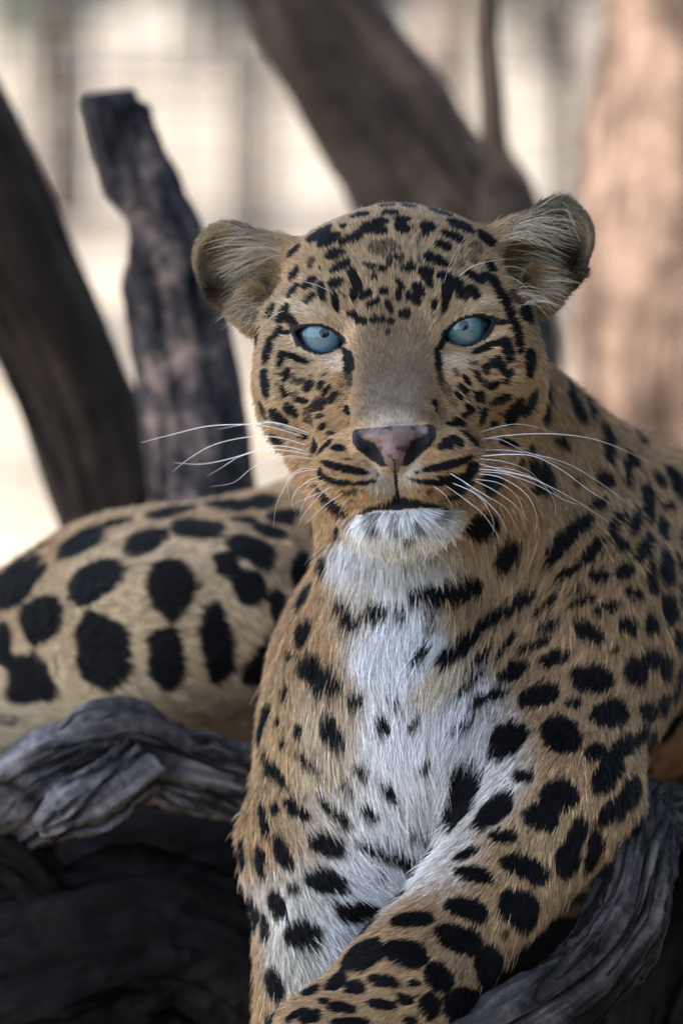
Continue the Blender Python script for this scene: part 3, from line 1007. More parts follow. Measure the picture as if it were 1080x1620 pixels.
SPOTS['G'] = (680, 1220, 2.7, [
(390,590,88,72,30),(150,590,95,46,15),(555,570,45,24,80),(315,690,18,24,0,.6),(130,720,100,60,15),(405,800,80,46,-60),(250,850,75,53,-50),
(535,760,100,42,-70),(40,880,65,48,45),(165,1000,70,58,0),(10,1010,30,48,0),(640,480,130,28,-80),(330,970,50,38,-40,.8)])  # includes a long shade stripe painted along the back of the forearm
SPOTS['H'] = (360, 1220, 2.7, [
(300,160,60,34,45),(240,30,45,20,60),(460,150,75,33,35),(615,140,42,25,50),(240,335,80,34,65),(420,305,75,44,10),(425,465,90,48,12),
(655,320,100,38,15),(790,370,70,33,20),(535,585,85,46,0),(320,690,75,62,30),(150,380,75,24,80),(80,350,60,17,85),(165,215,80,19,80),
(210,160,19,27,0),(85,140,110,17,-80),(220,560,75,33,70),(125,590,80,24,75),(170,650,70,19,80,.8),(210,900,70,33,70),(520,40,40,24,45),
(690,50,45,21,50),(820,245,50,24,20,.7),(640,430,30,28,0,.4),(285,490,25,24,0,.8),(570,790,80,53,-10),(765,780,85,53,15),(790,635,85,31,-5),
(470,900,40,39,0),(545,925,50,31,0),(670,895,75,29,10),(755,970,40,24,15),(485,1010,65,24,5),(655,995,65,24,5),(415,985,25,15,0),
(355,1050,50,28,-20),(530,1070,80,18,0),(865,990,45,44,60),(300,1040,60,17,-30),(360,940,45,19,-30),(780,1065,30,24,0),(800,905,25,15,0)])
SPOTS['I'] = (380, 800, 2.7, [
(375,255,40,18,75),(290,380,75,27,-70),(360,385,18,14,0,.6),(465,460,75,33,60),(295,545,55,29,-50),(360,720,90,62,30),(420,760,40,38,0),
(505,810,45,31,-60),(410,950,80,43,60),(215,800,40,15,85),(240,640,30,15,0),(270,950,28,34,0),(205,1005,18,24,0),(180,920,35,10,80),
(310,1085,70,19,30),(175,1140,60,21,60),(115,940,120,20,-75,.9),(50,1120,120,15,-72,.9),(130,1100,60,14,80),(525,1100,40,27,40),(470,1170,40,17,50),
(640,1195,40,19,50),(775,1075,40,21,-70),(615,920,50,27,70),(735,905,40,19,-50),(660,830,25,18,0),(575,460,60,33,-5),(680,460,30,28,0,.8),
(820,375,90,42,-5),(800,500,60,26,90,.5),(760,630,60,21,-40)])
SPOTS['K'] = (380, 800, 2.7, [(580,90,36,22,70,.55),(750,90,26,18,60,.55),(480,60,40,16,30,.4),(660,95,22,30,0,.35),(850,50,34,12,-20,.5),(430,110,40,18,90,.8),(620,40,110,10,0,.5),(720,130,20,20,0,.6),(545,60,25,16,40,.6)])
SPOTS['J'] = (0, 740, 2.077, [
(40,380,100,53,-15),(140,495,67,76,0),(10,580,40,73,0),(110,695,86,83,0),(265,255,80,36,-15),(310,370,83,63,0),(325,600,123,90,80),(375,190,60,14,-10),
(470,250,64,49,0),(560,150,80,20,-25),(645,205,74,44,-15),(560,390,86,98,0),(545,640,108,61,85),(715,580,128,57,83),(820,270,85,44,30),(740,320,44,44,0),
(810,390,59,59,0),(800,180,40,19,20),(880,215,60,24,25),(925,490,90,39,80),(870,640,90,48,-50),(985,330,60,34,-70),(750,130,80,24,10,.9),(850,120,60,24,0),
(920,170,60,29,0),(100,290,90,8,-20,.8),(30,830,40,19,0,.5)])

# face: dark leather and tear lines (photograph px): px, py, a, b, angle, strength
DARK = [
(546,558,10,5,60,1),(697,546,10,5,118,1),(470,523,11,4.5,12,1),(787,509,12,4.5,8,1),(552,572,18,8,70,1),(552,592,20,6,80,.9),(546,612,20,9,80,.4),(535,632,16,10,60,.3),(692,570,22,7,86,1),(694,592,20,6,82,.9),(702,610,20,7,62,.6),(712,630,16,6,55,.4),
]
spots = []
for key, (ox, oy, k, rows) in SPOTS.items():
    grow = {'A': 1.08, 'B': 1.08, 'C': 1.08, 'D': 1.08, 'J': 1.0}.get(key, 1.06)
    for row in rows:
        if key in 'ABCD' and max(row[2], row[3]) / k < 10.5:
            grow_ = grow * 1.16
        else:
            grow_ = grow
        q = patch(ox + row[0] / k, oy + row[1] / k, row[2] / k * grow_, row[3] / k * grow_, row[4])
        if q:
            st_ = row[5] if len(row) > 5 else 1.0
            spots.append((*q, min(1.0, st_ * 1.22)))
for row in DARK:
    q = patch(*row[:5])
    if q:
        spots.append((*q, row[5]))
# fine dark ticking between the larger face marks: boxes in photograph px, main direction, how many
for x0, y0, x1, y1, ang, cnt in ((440, 580, 520, 668, -30, 26), (715, 572, 800, 655, 30, 26), (575, 350, 672, 440, 85, 22), (560, 455, 690, 512, 80, 12), (500, 400, 560, 470, 60, 8), (690, 390, 760, 450, 110, 8), (520, 690, 590, 790, 10, 8), (655, 690, 740, 790, -10, 8)):
    for k in range(cnt):
        q = patch(rng.uniform(x0, x1), rng.uniform(y0, y1), rng.uniform(3.5, 6.5), rng.uniform(1.6, 2.8), ang + rng.normal(0, 18))
        if q:
            spots.append((*q, rng.uniform(.55, .95)))
n_seen = len(spots)

# the hide the photograph does not show gets spots of its own
proj = BV[:, :2] * (DIST / (DIST + BV[:, 2:3])) / MM
proj = np.stack([540 + proj[:, 0], 810 - proj[:, 1]], 1)
view = BV - EYE_PT
view /= np.linalg.norm(view, axis=1, keepdims=True)
facing = -(BN * view).sum(1)
inframe = (proj[:, 0] > -5) & (proj[:, 0] < 1085) & (proj[:, 1] > -5) & (proj[:, 1] < 1625)
cand = np.where(~inframe | (facing < -0.05) | (BV[:, 2] > .16))[0]
lh_all = view_to_head(BV)
centers = np.array([s[0] for s in spots])
rad_c = np.array([s[2] for s in spots])
for i in rng.permutation(cand)[:9000]:
    p = BV[i]
    if inframe[i] and facing[i] > -0.05:
        # in the frame and turned to the lens: only what the head and chest hide gets a made-up spot
        hit = BVH.ray_cast(Vector(EYE_PT), Vector(view[i]))
        if hit[0] is None or hit[3] > np.linalg.norm(p - EYE_PT) - .012:
            continue
    head = lh_all[i, 2] < 300 and np.linalg.norm(lh_all[i] - np.array([0, 0, 150])) < 420
    if head and (abs(lh_all[i, 0]) > 165 and lh_all[i, 1] < 20 or lh_all[i, 2] < 150):
        continue                                      # the ears stay plain
    r = rng.uniform(.006, .010) if head else rng.uniform(.011, .019)
    if (np.linalg.norm(centers - p, axis=1) > rad_c * .95 + r * 1.35).all():
        n = BN[i]
        e1 = np.cross(n, [0.3, 1, .2])
        e1 /= np.linalg.norm(e1)
        e2 = np.cross(n, e1)
        a, b = r * rng.uniform(1, 1.25), r * rng.uniform(.75, 1)
        spots.append((p, np.stack([e1 / a, e2 / b, n / a]), a, 1.0))
        centers = np.vstack([centers, p])
        rad_c = np.append(rad_c, a)
print('spots', n_seen, len(spots))

def near(pts, c, r):
    return np.where((np.abs(pts[:, 0] - c[0]) < r) & (np.abs(pts[:, 1] - c[1]) < r) & (np.abs(pts[:, 2] - c[2]) < r))[0]

def spot_mask(pts, soft=0.10, wob=0.2):
    m = np.zeros(len(pts), dtype=np.float32)
    if wob:
        w1 = noise3(pts, 95, 5) * wob + noise3(pts, 240, 6) * wob * .6 + noise3(pts, 44, 7) * .15
    else:
        w1 = np.zeros(len(pts))
    order = np.argsort(pts[:, 0])
    xs = pts[order, 0]
    for p, M, r, st in spots:
        i0, i1 = np.searchsorted(xs, [p[0] - r * 1.4, p[0] + r * 1.4])
        ii = order[i0:i1]
        ii = ii[(np.abs(pts[ii, 1] - p[1]) < r * 1.4) & (np.abs(pts[ii, 2] - p[2]) < r * 1.4)]
        if not len(ii):
            continue
        q = (pts[ii] - p) @ M.T
        # rounded-box metric: blots, not perfect ellipses
        d = (np.abs(q[:, 0]) ** 2.3 + np.abs(q[:, 1]) ** 2.3) ** (1 / 2.3)
        d = np.maximum(d, np.abs(q[:, 2])) + w1[ii]
        v = st * smoothstep(1 + soft, 1 - soft, d)
        m[ii] = np.maximum(m[ii], v)
    return m

# ground colours of the coat, with some light and shade painted in: px, py, a, b, angle, colour, strength, softness
TAN = np.array([0.43, 0.275, 0.145])
WHITE = (0.85, 0.845, 0.83)
PALE = (0.52, 0.41, 0.27)
BRIDGE = (0.150, 0.104, 0.066)
EARC = (0.20, 0.15, 0.085)
TINTS = [
(618,450,150,120,0,(.36,.27,.165),.6,.5),
(618,600,105,60,90,BRIDGE,.95,.45),(622,535,45,40,0,(.24,.165,.09),.8,.5),(618,640,50,48,0,(.21,.16,.115),.8,.4),
(620,673,58,9,-2,(.5,.42,.33),.9,.6),
(524,572,30,12,12,(.62,.5,.36),.9,.5),(716,572,28,11,-5,(.58,.46,.32),.9,.5),
(553,533,9,22,0,(.56,.40,.24),.9,.5),(686,524,11,24,10,(.50,.33,.17),.9,.5),
(480,489,46,13,12,(.62,.5,.36),.9,.5),(757,480,44,14,-2,(.55,.43,.28),.9,.5),
(478,552,40,10,22,(.55,.41,.25),.8,.5),(775,545,40,9,-38,(.55,.41,.24),.8,.5),
(440,600,60,110,0,(.42,.31,.20),.6,.5),(430,560,30,90,0,(.48,.36,.24),.5,.5),
(560,715,60,45,0,(.42,.27,.135),.9,.5),(685,712,65,45,0,(.39,.25,.12),.9,.5),
(604,768,18,20,-30,(.48,.42,.34),.9,.6),(640,766,18,20,30,(.48,.42,.34),.9,.6),(560,792,40,9,-15,(.46,.34,.2),.8,.5),(690,790,45,9,15,(.42,.30,.17),.8,.5),
(620,872,100,40,0,WHITE,1,.3),(612,910,76,56,0,WHITE,1,.35),(735,860,50,40,0,(.5,.4,.28),.6,.5),
(630,1020,75,75,0,WHITE,.95,.4),(560,960,36,50,0,(.55,.44,.3),.6,.5),
(632,1150,66,105,0,WHITE,.9,.5),(690,1110,46,70,-30,(.64,.56,.45),.6,.5),(600,1290,88,110,0,WHITE,.95,.5),(520,1240,60,110,0,(.60,.51,.38),.7,.5),(740,1175,75,130,15,WHITE,1,.3),(665,1240,90,110,0,WHITE,.95,.4),
(640,1370,100,70,-25,WHITE,.9,.4),(565,1450,90,80,0,WHITE,.9,.4),(470,1480,50,110,0,(.66,.6,.5),.8,.4),(470,1530,36,50,0,(.6,.55,.45),.8,.5),
(700,1060,60,40,-40,(.55,.42,.26),.7,.5),(660,1040,55,22,-45,WHITE,.9,.4),
(500,1150,60,90,0,(.52,.41,.28),.8,.5),(430,1200,40,150,0,(.46,.31,.16),.8,.4),(395,1190,20,80,0,(.55,.36,.18),.8,.5),
(200,1150,260,40,2,(.50,.39,.25),.8,.4),(60,1150,120,40,-10,(.5,.40,.26),.8,.4),(400,1110,60,40,0,(.5,.45,.36),.8,.5),
(230,950,280,170,0,(.56,.415,.255),.9,.4),  # haunch painted paler to stand in for light it lacks
(900,1400,60,120,20,(.5,.36,.2),.5,.5),(860,1540,60,60,0,(.55,.43,.28),.7,.5),
(620,1560,170,70,-25,(.36,.26,.15),.5,.5),
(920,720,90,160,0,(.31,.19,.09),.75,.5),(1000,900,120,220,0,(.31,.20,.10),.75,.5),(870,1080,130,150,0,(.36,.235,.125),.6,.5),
(1060,1290,30,40,0,(.6,.5,.35),.9,.4),
(355,410,75,75,0,EARC,1,.25),(355,400,42,34,10,(.085,.068,.048),.9,.5),(348,472,12,24,-30,(.03,.025,.02),1,.5),(388,468,26,12,-30,(.05,.04,.03),.9,.6),(395,500,40,42,0,(.27,.205,.125),.9,.4),(415,410,40,30,0,(.40,.25,.11),.8,.5),(335,365,60,26,-20,(.20,.14,.07),.8,.4),  # ear fur; the darkest tints paint shade into the hollows
(870,375,80,80,0,EARC,1,.25),(875,350,45,26,0,(.085,.068,.048),.9,.5),(870,395,55,16,5,(.02,.016,.012),1,.5),(905,425,16,26,0,(.02,.016,.012),1,.5),(845,480,48,50,0,(.25,.19,.11),.9,.4),(812,395,35,40,0,(.33,.21,.095),.8,.5),  # other ear, near-black tints again painting the shade of its hollows
]
tints = []
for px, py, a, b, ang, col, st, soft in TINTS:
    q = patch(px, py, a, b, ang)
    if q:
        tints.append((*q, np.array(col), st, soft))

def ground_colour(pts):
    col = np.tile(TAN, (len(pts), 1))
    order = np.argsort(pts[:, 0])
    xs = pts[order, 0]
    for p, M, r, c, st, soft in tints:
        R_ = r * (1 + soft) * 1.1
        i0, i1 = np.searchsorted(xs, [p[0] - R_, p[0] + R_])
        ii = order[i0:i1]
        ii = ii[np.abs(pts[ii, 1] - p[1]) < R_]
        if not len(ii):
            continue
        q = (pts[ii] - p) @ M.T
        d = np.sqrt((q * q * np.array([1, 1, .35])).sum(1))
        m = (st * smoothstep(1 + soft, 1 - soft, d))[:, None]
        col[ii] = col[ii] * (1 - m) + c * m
    # white chin below the lower lip
    lh = view_to_head(pts)
    m = smoothstep(96, 62, np.abs(lh[:, 0])) * smoothstep(276, 288, lh[:, 1]) * smoothstep(420, 380, lh[:, 1]) * smoothstep(90, 30, lh[:, 2])
    col = col * (1 - m[:, None]) + np.array(WHITE) * m[:, None]
    return col

# leather of nose, lips and lids, in the head's own coordinates
def leather(lh):
    """0..1 masks: pink nose, black skin"""
    x, y, z = np.abs(lh[:, 0]), lh[:, 1], lh[:, 2]
    front = z < -70
    # pad outline: wide on top, pointed at the philtrum
    halfw = np.interp(y, [148, 155, 163, 168, 175, 193, 208, 223], [48, 55, 52, 42, 28, 18, 13, 3])
    pad = front & (y > 149 + 4 * (x / 60) ** 2) & (y < 224) & (x < halfw)
    wing = front & (y > 150) & (y < 212) & (x < np.interp(y, [150, 158, 172, 183, 198, 212], [61, 66, 65, 57, 40, 20]))  # dark skin, and the shade of the nostril openings painted black
    phil = front & (y > 205) & (y < 250) & (x < 3.2) & (z < -120)
    slit = front & (y > 199) & (y < 230) & (x < 1.5)
    lipline = 254 + 24 * np.clip(x / 62, 0, 1) ** 0.7 - 5 * np.clip((x - 70) / 40, 0, 1.6)
    lip = (z < 40) & (np.abs(y - lipline) < np.interp(x, [0, 30, 60, 100], [6, 8, 7, 7])) & (x < 104)
    low = (z < -60) & (x < 80) & (y > 252) & (y < 280 - 4 * (x / 80)) & (y > lipline - 6)
    black = (wing & ~pad) | phil | slit | lip | low
    for s, c in EYES:
        q = lh - c
        d = almond2d(q[:, 0], q[:, 1], s)
        o = q[:, 0] * s
        rim = np.interp(o, [-45, -18, 18, 45], [8, 5.5, 5.5, 8])
        black |= (d < rim) & (np.abs(q[:, 2]) < 90) & (q[:, 2] < 20)
    return pad & ~slit, black

# hair direction guides seen on the photograph, and hair length (mm)
GUIDES = [
(618,655,0,-1),(618,600,0,-1),(618,540,0,-1),(585,620,-.2,-1),(655,620,.2,-1),(620,470,0,-1),(560,470,-.35,-1),(680,470,.35,-1),(620,400,0,-1),(540,400,-.5,-1),(710,400,.5,-1),
(620,340,.05,-1),(500,360,-.6,-1),(740,350,.6,-1),(480,490,-1,-.35),(757,480,1,-.3),(525,500,-.6,-.9),(715,490,.6,-.9),(450,450,-.9,-.4),(800,440,.9,-.4),
(480,580,-1,.25),(760,575,1,.25),(520,600,-.8,.5),(725,600,.8,.5),(450,640,-.9,.45),(800,640,.9,.45),(410,560,-.5,.6),(850,560,.5,.7),(400,640,-.5,.8),(860,660,.4,.9),
(500,660,-.9,.4),(750,660,.9,.4),(560,640,-.7,.4),(680,640,.7,.4),(550,720,-1,.3),(690,720,1,.3),(600,740,-.4,.8),(642,740,.4,.8),(575,780,-.4,.9),(680,780,.5,.9),
(440,700,-.5,.9),(820,740,.4,.9),(620,830,0,1),(560,840,-.3,1),(690,840,.3,1),(620,900,0,1),(560,920,-.1,1),(690,910,.1,1),(500,850,-.2,1),(770,850,.1,1),
(440,400,-1,-.1),(400,370,-1,-.2),(360,400,-1,.25),(330,430,-1,.4),(390,460,-1,.35),(400,510,-.6,.8),(340,355,-.8,-.4),(310,390,-.4,.5),
(800,380,1,-.25),(840,350,1,-.2),(870,390,1,.1),(840,440,1,.1),(850,490,.8,.6),(880,520,.4,.9),(900,320,.6,-.6),(935,360,.3,.8),
(900,640,.35,1),(950,720,.35,1),(880,780,.1,1),(1000,800,.3,1),(850,900,-.35,1),(950,950,-.1,1),(1040,950,.1,1),(760,960,-.6,.8),(700,1010,-.6,.8),(820,1040,-.5,.8),(940,1100,-.3,1),
(470,920,-.1,1),(480,1050,.1,1),(620,1010,0,1),(600,1120,.2,1),(540,1180,.3,1),(440,1150,0,1),(410,1250,.05,1),(460,1330,.35,1),(530,1300,.5,.85),(600,1250,.4,.9),(670,1220,.15,1),
(740,1130,-.5,.9),(740,1220,-.45,.9),(690,1320,.1,1),(640,1390,.6,.8),(560,1400,.8,.6),(480,1450,.4,.9),(430,1450,.1,1),(470,1560,.2,1),
(850,1130,-.45,.85),(850,1250,-.35,.9),(930,1250,-.2,1),(800,1330,-.5,.85),(870,1400,-.25,1),(750,1400,-.6,.8),(800,1490,-.45,.9),(700,1480,-.7,.7),(640,1500,-.8,.5),(750,1570,-.6,.7),(620,1570,-.9,.4),(520,1590,-.9,.35),
(100,950,1,.12),(250,900,1,.0),(250,1040,1,.15),(400,850,.9,.4),(440,950,.6,.9),(350,1060,.9,.4),(50,1080,1,.2),(450,800,1,.25),
]
gp, gd = [], []
for px, py, dx, dy in GUIDES:
    c = cast(px, py)
    if c is None:
        continue
    t = tangent(c[1], c[2], math.atan2(dy, dx))
    gp.append(c[0])
    gd.append(t / np.linalg.norm(t))
gp, gd = np.array(gp), np.array(gd)

def flow_field(pts, nrm):
    acc = np.zeros((len(pts), 3))
    base = np.tile(np.array([0.15, -1.0, .3]), (len(pts), 1))
    acc += base * 1e-4
    for p, d in zip(gp, gd):
        q = pts - p
        d2 = (q * q).sum(1)
        acc += (1.0 / (d2 / 0.02 ** 2 + .15) ** 2.2)[:, None] * d
    acc -= nrm * (acc * nrm).sum(1, keepdims=True)
    return acc / (np.linalg.norm(acc, axis=1, keepdims=True) + 1e-9)

LEN = [  # px, py, radius px, length mm
(618,620,60,2.6),(618,560,55,3.2),(620,500,60,5),(560,440,60,6),(680,440,60,6),(620,400,70,5.5),(520,380,60,5),(730,370,60,5),(620,335,80,4.5),
(560,720,55,4.0),(685,715,55,4.0),(600,765,30,3.5),(645,765,30,3.5),(500,590,50,5),(745,590,50,5),(540,570,30,3.5),(700,570,30,3.5),(480,490,40,5.5),(757,480,40,5.5),
(440,600,50,6),(820,600,50,6.5),(420,690,50,7),(850,700,50,8),(500,680,40,5.5),(750,680,40,6),(470,770,40,10),(780,790,50,11),
(620,830,50,10),(620,858,50,17),(565,850,40,15),(680,850,40,15),(620,890,60,16),(620,940,60,18),
(350,360,40,3.5),(320,410,30,2.8),(310,370,30,2.6),(430,410,35,9),(390,470,40,6),(360,410,34,4.5),(380,500,34,5),(900,315,40,3),(935,370,30,3),(800,390,40,9),(850,470,40,6),(870,380,36,4.5),(880,490,34,5),(840,320,30,4),
(640,1020,70,18),(600,1150,100,16),(740,1170,70,19),(580,1280,100,15),(680,1280,80,18),(600,1400,80,13),(500,1450,60,15),(430,1250,60,12),(420,1450,50,12),(480,1050,60,15),
(800,950,100,17),(930,800,100,15),(930,1000,110,13),(850,1150,90,11),(900,1280,90,11),(780,1400,100,9),(700,1500,100,8),(600,1580,100,6.5),(500,1610,80,5.5),
(250,950,250,8.5),
]
lp, lv = [], []
for px, py, r, v in LEN:
    c = cast(px, py)
    if c is not None:
        lp.append((c[0], r * MM, v))
def hair_length(pts):
    num = np.full(len(pts), 12.0 * .02)
    den = np.full(len(pts), .02)
    for p, r, v in lp:
        q = pts - p
        w = np.exp(-(q * q).sum(1) / (r * r)) + 1e-9
        num += w * v
        den += w
    return num / den * .001

FLOW = flow_field(BV, BN)
HLEN = hair_length(BV)
VPINK, VBLACK = leather(lh_all)
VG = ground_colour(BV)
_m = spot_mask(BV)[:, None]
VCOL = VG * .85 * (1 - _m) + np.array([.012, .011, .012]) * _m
# ears: inside of the bowl has its shade painted into the tints
VCOL[VBLACK] = (.006, .006, .007)
VCOL[VPINK] = np.array([.150, .094, .080]) * ((1 + .3 * noise3(BV[VPINK], 300, 71) + .2 * noise3(BV[VPINK], 700, 72)) * np.where(noise3(BV[VPINK], 230, 73) > .52, .3, 1))[:, None]
bald = VPINK | VBLACK
nb = bald.astype(float)
wetness = VPINK.astype(float) * .8
print('coat', round(time.time() - _t, 1))
# ------------------------------------------------------------------ the leopard as a thing
LEO_C = to_world(P(640, 1150, 200))
leo = thing('leopard', 'spotted leopard with pale blue eyes lying on grey logs, facing the camera', 'leopard', Vector((float(LEO_C[0]), float(LEO_C[1]), 0.62)))

skin_m, n, b = new_mat('hide')
at = node(n, 'ShaderNodeAttribute', attribute_name='coat')
at2 = node(n, 'ShaderNodeAttribute', attribute_name='wet')
n.links.new(at.outputs['Color'], b.inputs['Base Color'])
nz = node(n, 'ShaderNodeTexNoise', Scale=900.0, Detail=3.0)
bp = node(n, 'ShaderNodeBump', Strength=0.35, Distance=0.0006)
n.links.new(nz.outputs['Fac'], bp.inputs['Height'])
n.links.new(bp.outputs['Normal'], b.inputs['Normal'])
mr = node(n, 'ShaderNodeMapRange')
mr.inputs['To Min'].default_value = 0.8
mr.inputs['To Max'].default_value = 0.42
n.links.new(at2.outputs['Fac'], mr.inputs['Value'])
n.links.new(mr.outputs['Result'], b.inputs['Roughness'])
b.inputs['Specular IOR Level'].default_value = 0.3

body = mesh_obj('body', to_world(BV), BF, skin_m, leo)
ca = body.data.attributes.new('coat', 'FLOAT_COLOR', 'POINT')
ca.data.foreach_set('color', np.concatenate([VCOL, np.ones((len(VCOL), 1))], 1).astype(np.float32).ravel())
wa = body.data.attributes.new('wet', 'FLOAT', 'POINT')
wa.data.foreach_set('value', wetness.astype(np.float32))

# ---- fur strands: roots scattered over the body
ta, tb, tc = BV[TRI[:, 0]], BV[TRI[:, 1]], BV[TRI[:, 2]]
area = np.linalg.norm(np.cross(tb - ta, tc - ta), axis=1) / 2
vis = (facing > -0.25) & inframe
tc_ = BV[TRI].mean(1)
tl = lh_all[TRI].mean(1)
t_face = np.linalg.norm(tl - np.array([0, 20, 60]), axis=1) < 330
t_vis = vis[TRI].any(1)
t_bald = bald[TRI].sum(1) >= 2
t_far = tc_[:, 2] > .27
dens = np.where(t_vis, np.where(t_face, 4.2e6, np.where(t_far, 1.5e6, 2.3e6)), .10e6)
dens = np.where(t_bald, 0, dens)
# nothing grows where the hide is buried inside the head's own folds
lam = dens * area
cntr = rng.poisson(lam)
ti = np.repeat(np.arange(len(TRI)), cntr)
N = len(ti)
r1, r2 = rng.random(N), rng.random(N)
sw = r1 + r2 > 1
r1[sw], r2[sw] = 1 - r1[sw], 1 - r2[sw]
r0 = 1 - r1 - r2
def bary(a):
    return a[TRI[ti, 0]] * (r0[:, None] if a.ndim > 1 else r0) + a[TRI[ti, 1]] * (r1[:, None] if a.ndim > 1 else r1) + a[TRI[ti, 2]] * (r2[:, None] if a.ndim > 1 else r2)
root = bary(BV)
nrm = bary(BN)
nrm /= np.linalg.norm(nrm, axis=1, keepdims=True)
flw = bary(FLOW)
L = bary(HLEN)
visible = t_vis[ti]
face = t_face[ti]
far = t_far[ti]
# coarse clumps and fine scatter
cl = np.stack([noise3(root, 130, s) for s in (31, 32, 33)], 1) + .7 * np.stack([noise3(root, 330, s) for s in (34, 35, 36)], 1)
jit = rng.normal(0, 1, (N, 3))
amp = np.clip(L / .016, .35, .9)[:, None]
flw = flw + amp * (.33 * cl + .17 * jit)
flw -= nrm * (flw * nrm).sum(1, keepdims=True)
flw /= np.linalg.norm(flw, axis=1, keepdims=True) + 1e-9
Lh = L * np.exp(rng.normal(0, .22, N)) * (1 + .22 * noise3(root, 260, 41))
nbh = bary(nb)
Lh *= 1 - .75 * np.clip(nbh, 0, 1)
lift = np.clip(.42 + .12 * rng.normal(0, 1, N) + .10 * noise3(root, 180, 44), .12, .9)
T = np.array([0, .33, .67, 1.0])
up = lift[:, None] * (T - .42 * T ** 2)[None, :]
al = (T * (1 - .06 * T))[None, :] * np.ones((N, 1))
pts = root[:, None, :] - nrm[:, None, :] * .0004 + Lh[:, None, None] * (al[:, :, None] * flw[:, None, :] * .93 + up[:, :, None] * nrm[:, None, :])
droop = (L > .015)
pts[:, :, 1] -= (droop * Lh * .18)[:, None] * (T ** 2)[None, :]
# colour: the mark a strand belongs to is read where the strand shows
mid = root + flw * (Lh * .5)[:, None]
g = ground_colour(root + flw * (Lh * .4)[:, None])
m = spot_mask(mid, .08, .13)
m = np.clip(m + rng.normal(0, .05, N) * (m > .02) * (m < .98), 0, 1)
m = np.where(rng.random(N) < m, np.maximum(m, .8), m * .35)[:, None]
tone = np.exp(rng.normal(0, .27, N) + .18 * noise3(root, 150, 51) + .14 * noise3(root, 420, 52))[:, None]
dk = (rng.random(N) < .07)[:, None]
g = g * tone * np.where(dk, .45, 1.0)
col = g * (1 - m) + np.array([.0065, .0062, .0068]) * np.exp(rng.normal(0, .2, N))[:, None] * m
col = np.clip(col, .004, .85)
wid = np.where(visible, np.where(face, .00015, np.where(far, .00021, .00019)), .0007) * np.clip(.55 + L / .02, .6, 1.3)
wid *= np.exp(rng.normal(0, .2, N))
rad_p = wid[:, None] * np.array([1.0, .95, .7, .12])[None, :]

# long pale strands sweeping across the bowls of the ears
TUFTS = [  # from px, to px, strands, jitter px
((432,400),(318,392),150,14),((428,412),(322,428),200,12),((420,425),(330,448),190,11),((408,440),(345,474),120,10),((424,468),(362,498),110,12),((415,495),(368,520),90,12),((400,380),(325,372),90,12),
((808,368),(925,378),240,11),((815,352),(905,345),150,13),((822,340),(900,325),90,12),((838,410),(905,440),110,9),((822,436),(905,456),160,12),((830,462),(900,478),140,12),((890,345),(925,375),40,8),
]
TP, TC_, TW = [], [], []
for (x0, y0), (x1, y1), cnt, jt in TUFTS:
    for k in range(int(cnt * .5)):
        a0 = (x0 + rng.normal(0, jt), y0 + rng.normal(0, jt))
        c = cast(*a0)
        if c is None or c[0][2] > .16:
            continue
        w0 = c[0][2]
        f = rng.uniform(.45, .88)
        e = (a0[0] + (x1 - x0) * f + rng.normal(0, jt * .8), a0[1] + (y1 - y0) * f + rng.normal(0, jt * .8))
        sag = rng.normal(0, 7)
        q = []
        for t in T:
            x = a0[0] + (e[0] - a0[0]) * t
            y = a0[1] + (e[1] - a0[1]) * t - 8 * math.sin(math.pi * t) + sag * t * t
            q.append(P(x, y, w0 * 1000 - 9 * math.sin(t * 1.5) + 4 * t))
        TP.append(q)
        TC_.append(np.array([.40, .33, .235]) * math.exp(rng.normal(0, .35)))
        TW.append(np.array([.00016, .00015, .00011, .00003]) * rng.uniform(.7, 1.3))
pts = np.concatenate([pts, np.array(TP)])
col = np.concatenate([col, np.clip(np.array(TC_), .01, .85)])
rad_p = np.concatenate([rad_p, np.array(TW)])
N = len(pts)

hc = bpy.data.hair_curves.new('fur')
hc.add_curves([4] * N)
hc.position_data.foreach_set('vector', to_world(pts.reshape(-1, 3)).astype(np.float32).ravel())
ra = hc.attributes.get('radius') or hc.attributes.new('radius', 'FLOAT', 'POINT')
ra.data.foreach_set('value', rad_p.astype(np.float32).ravel())
ha = hc.attributes.new('coat', 'FLOAT_COLOR', 'CURVE')
ha.data.foreach_set('color', np.concatenate([col, np.ones((N, 1))], 1).astype(np.float32).ravel())
fur_m, n, b = new_mat('fur')
at = node(n, 'ShaderNodeAttribute', attribute_name='coat')
n.links.new(at.outputs['Color'], b.inputs['Base Color'])
b.inputs['Roughness'].default_value = 0.5
b.inputs['Specular IOR Level'].default_value = 0.13
hc.materials.append(fur_m)
fur = bpy.data.objects.new('fur', hc)
C.objects.link(fur)
fur.parent = leo
fur.matrix_parent_inverse = leo.matrix_world.inverted()
fur['kind'] = 'stuff'
print('fur', N, round(time.time() - _t, 1))
# ------------------------------------------------------------------ eyes
def cap(centre, axis, r, ang, rings, seg):
    axis = axis / np.linalg.norm(axis)
    e1 = np.cross(axis, [0, 1, 0.1]); e1 /= np.linalg.norm(e1)
    e2 = np.cross(axis, e1)
    V, A, FB = [], [], []
    for i in range(rings + 1):
        t = ang * i / rings
        for j in range(seg):
            p = 2 * math.pi * j / seg
            V.append(centre + r * (axis * math.cos(t) + (e1 * math.cos(p) + e2 * math.sin(p)) * math.sin(t)))
            A.append(i / rings)
            FB.append((math.cos(p) * 7, math.sin(p) * 7, 1.3 * i / rings))
    F = [(i * seg + j, (i + 1) * seg + j, (i + 1) * seg + (j + 1) % seg, i * seg + (j + 1) % seg) for i in range(rings) for j in range(seg)]
    return np.array(V), F, np.array(A, dtype=np.float32), np.array(FB, dtype=np.float32)

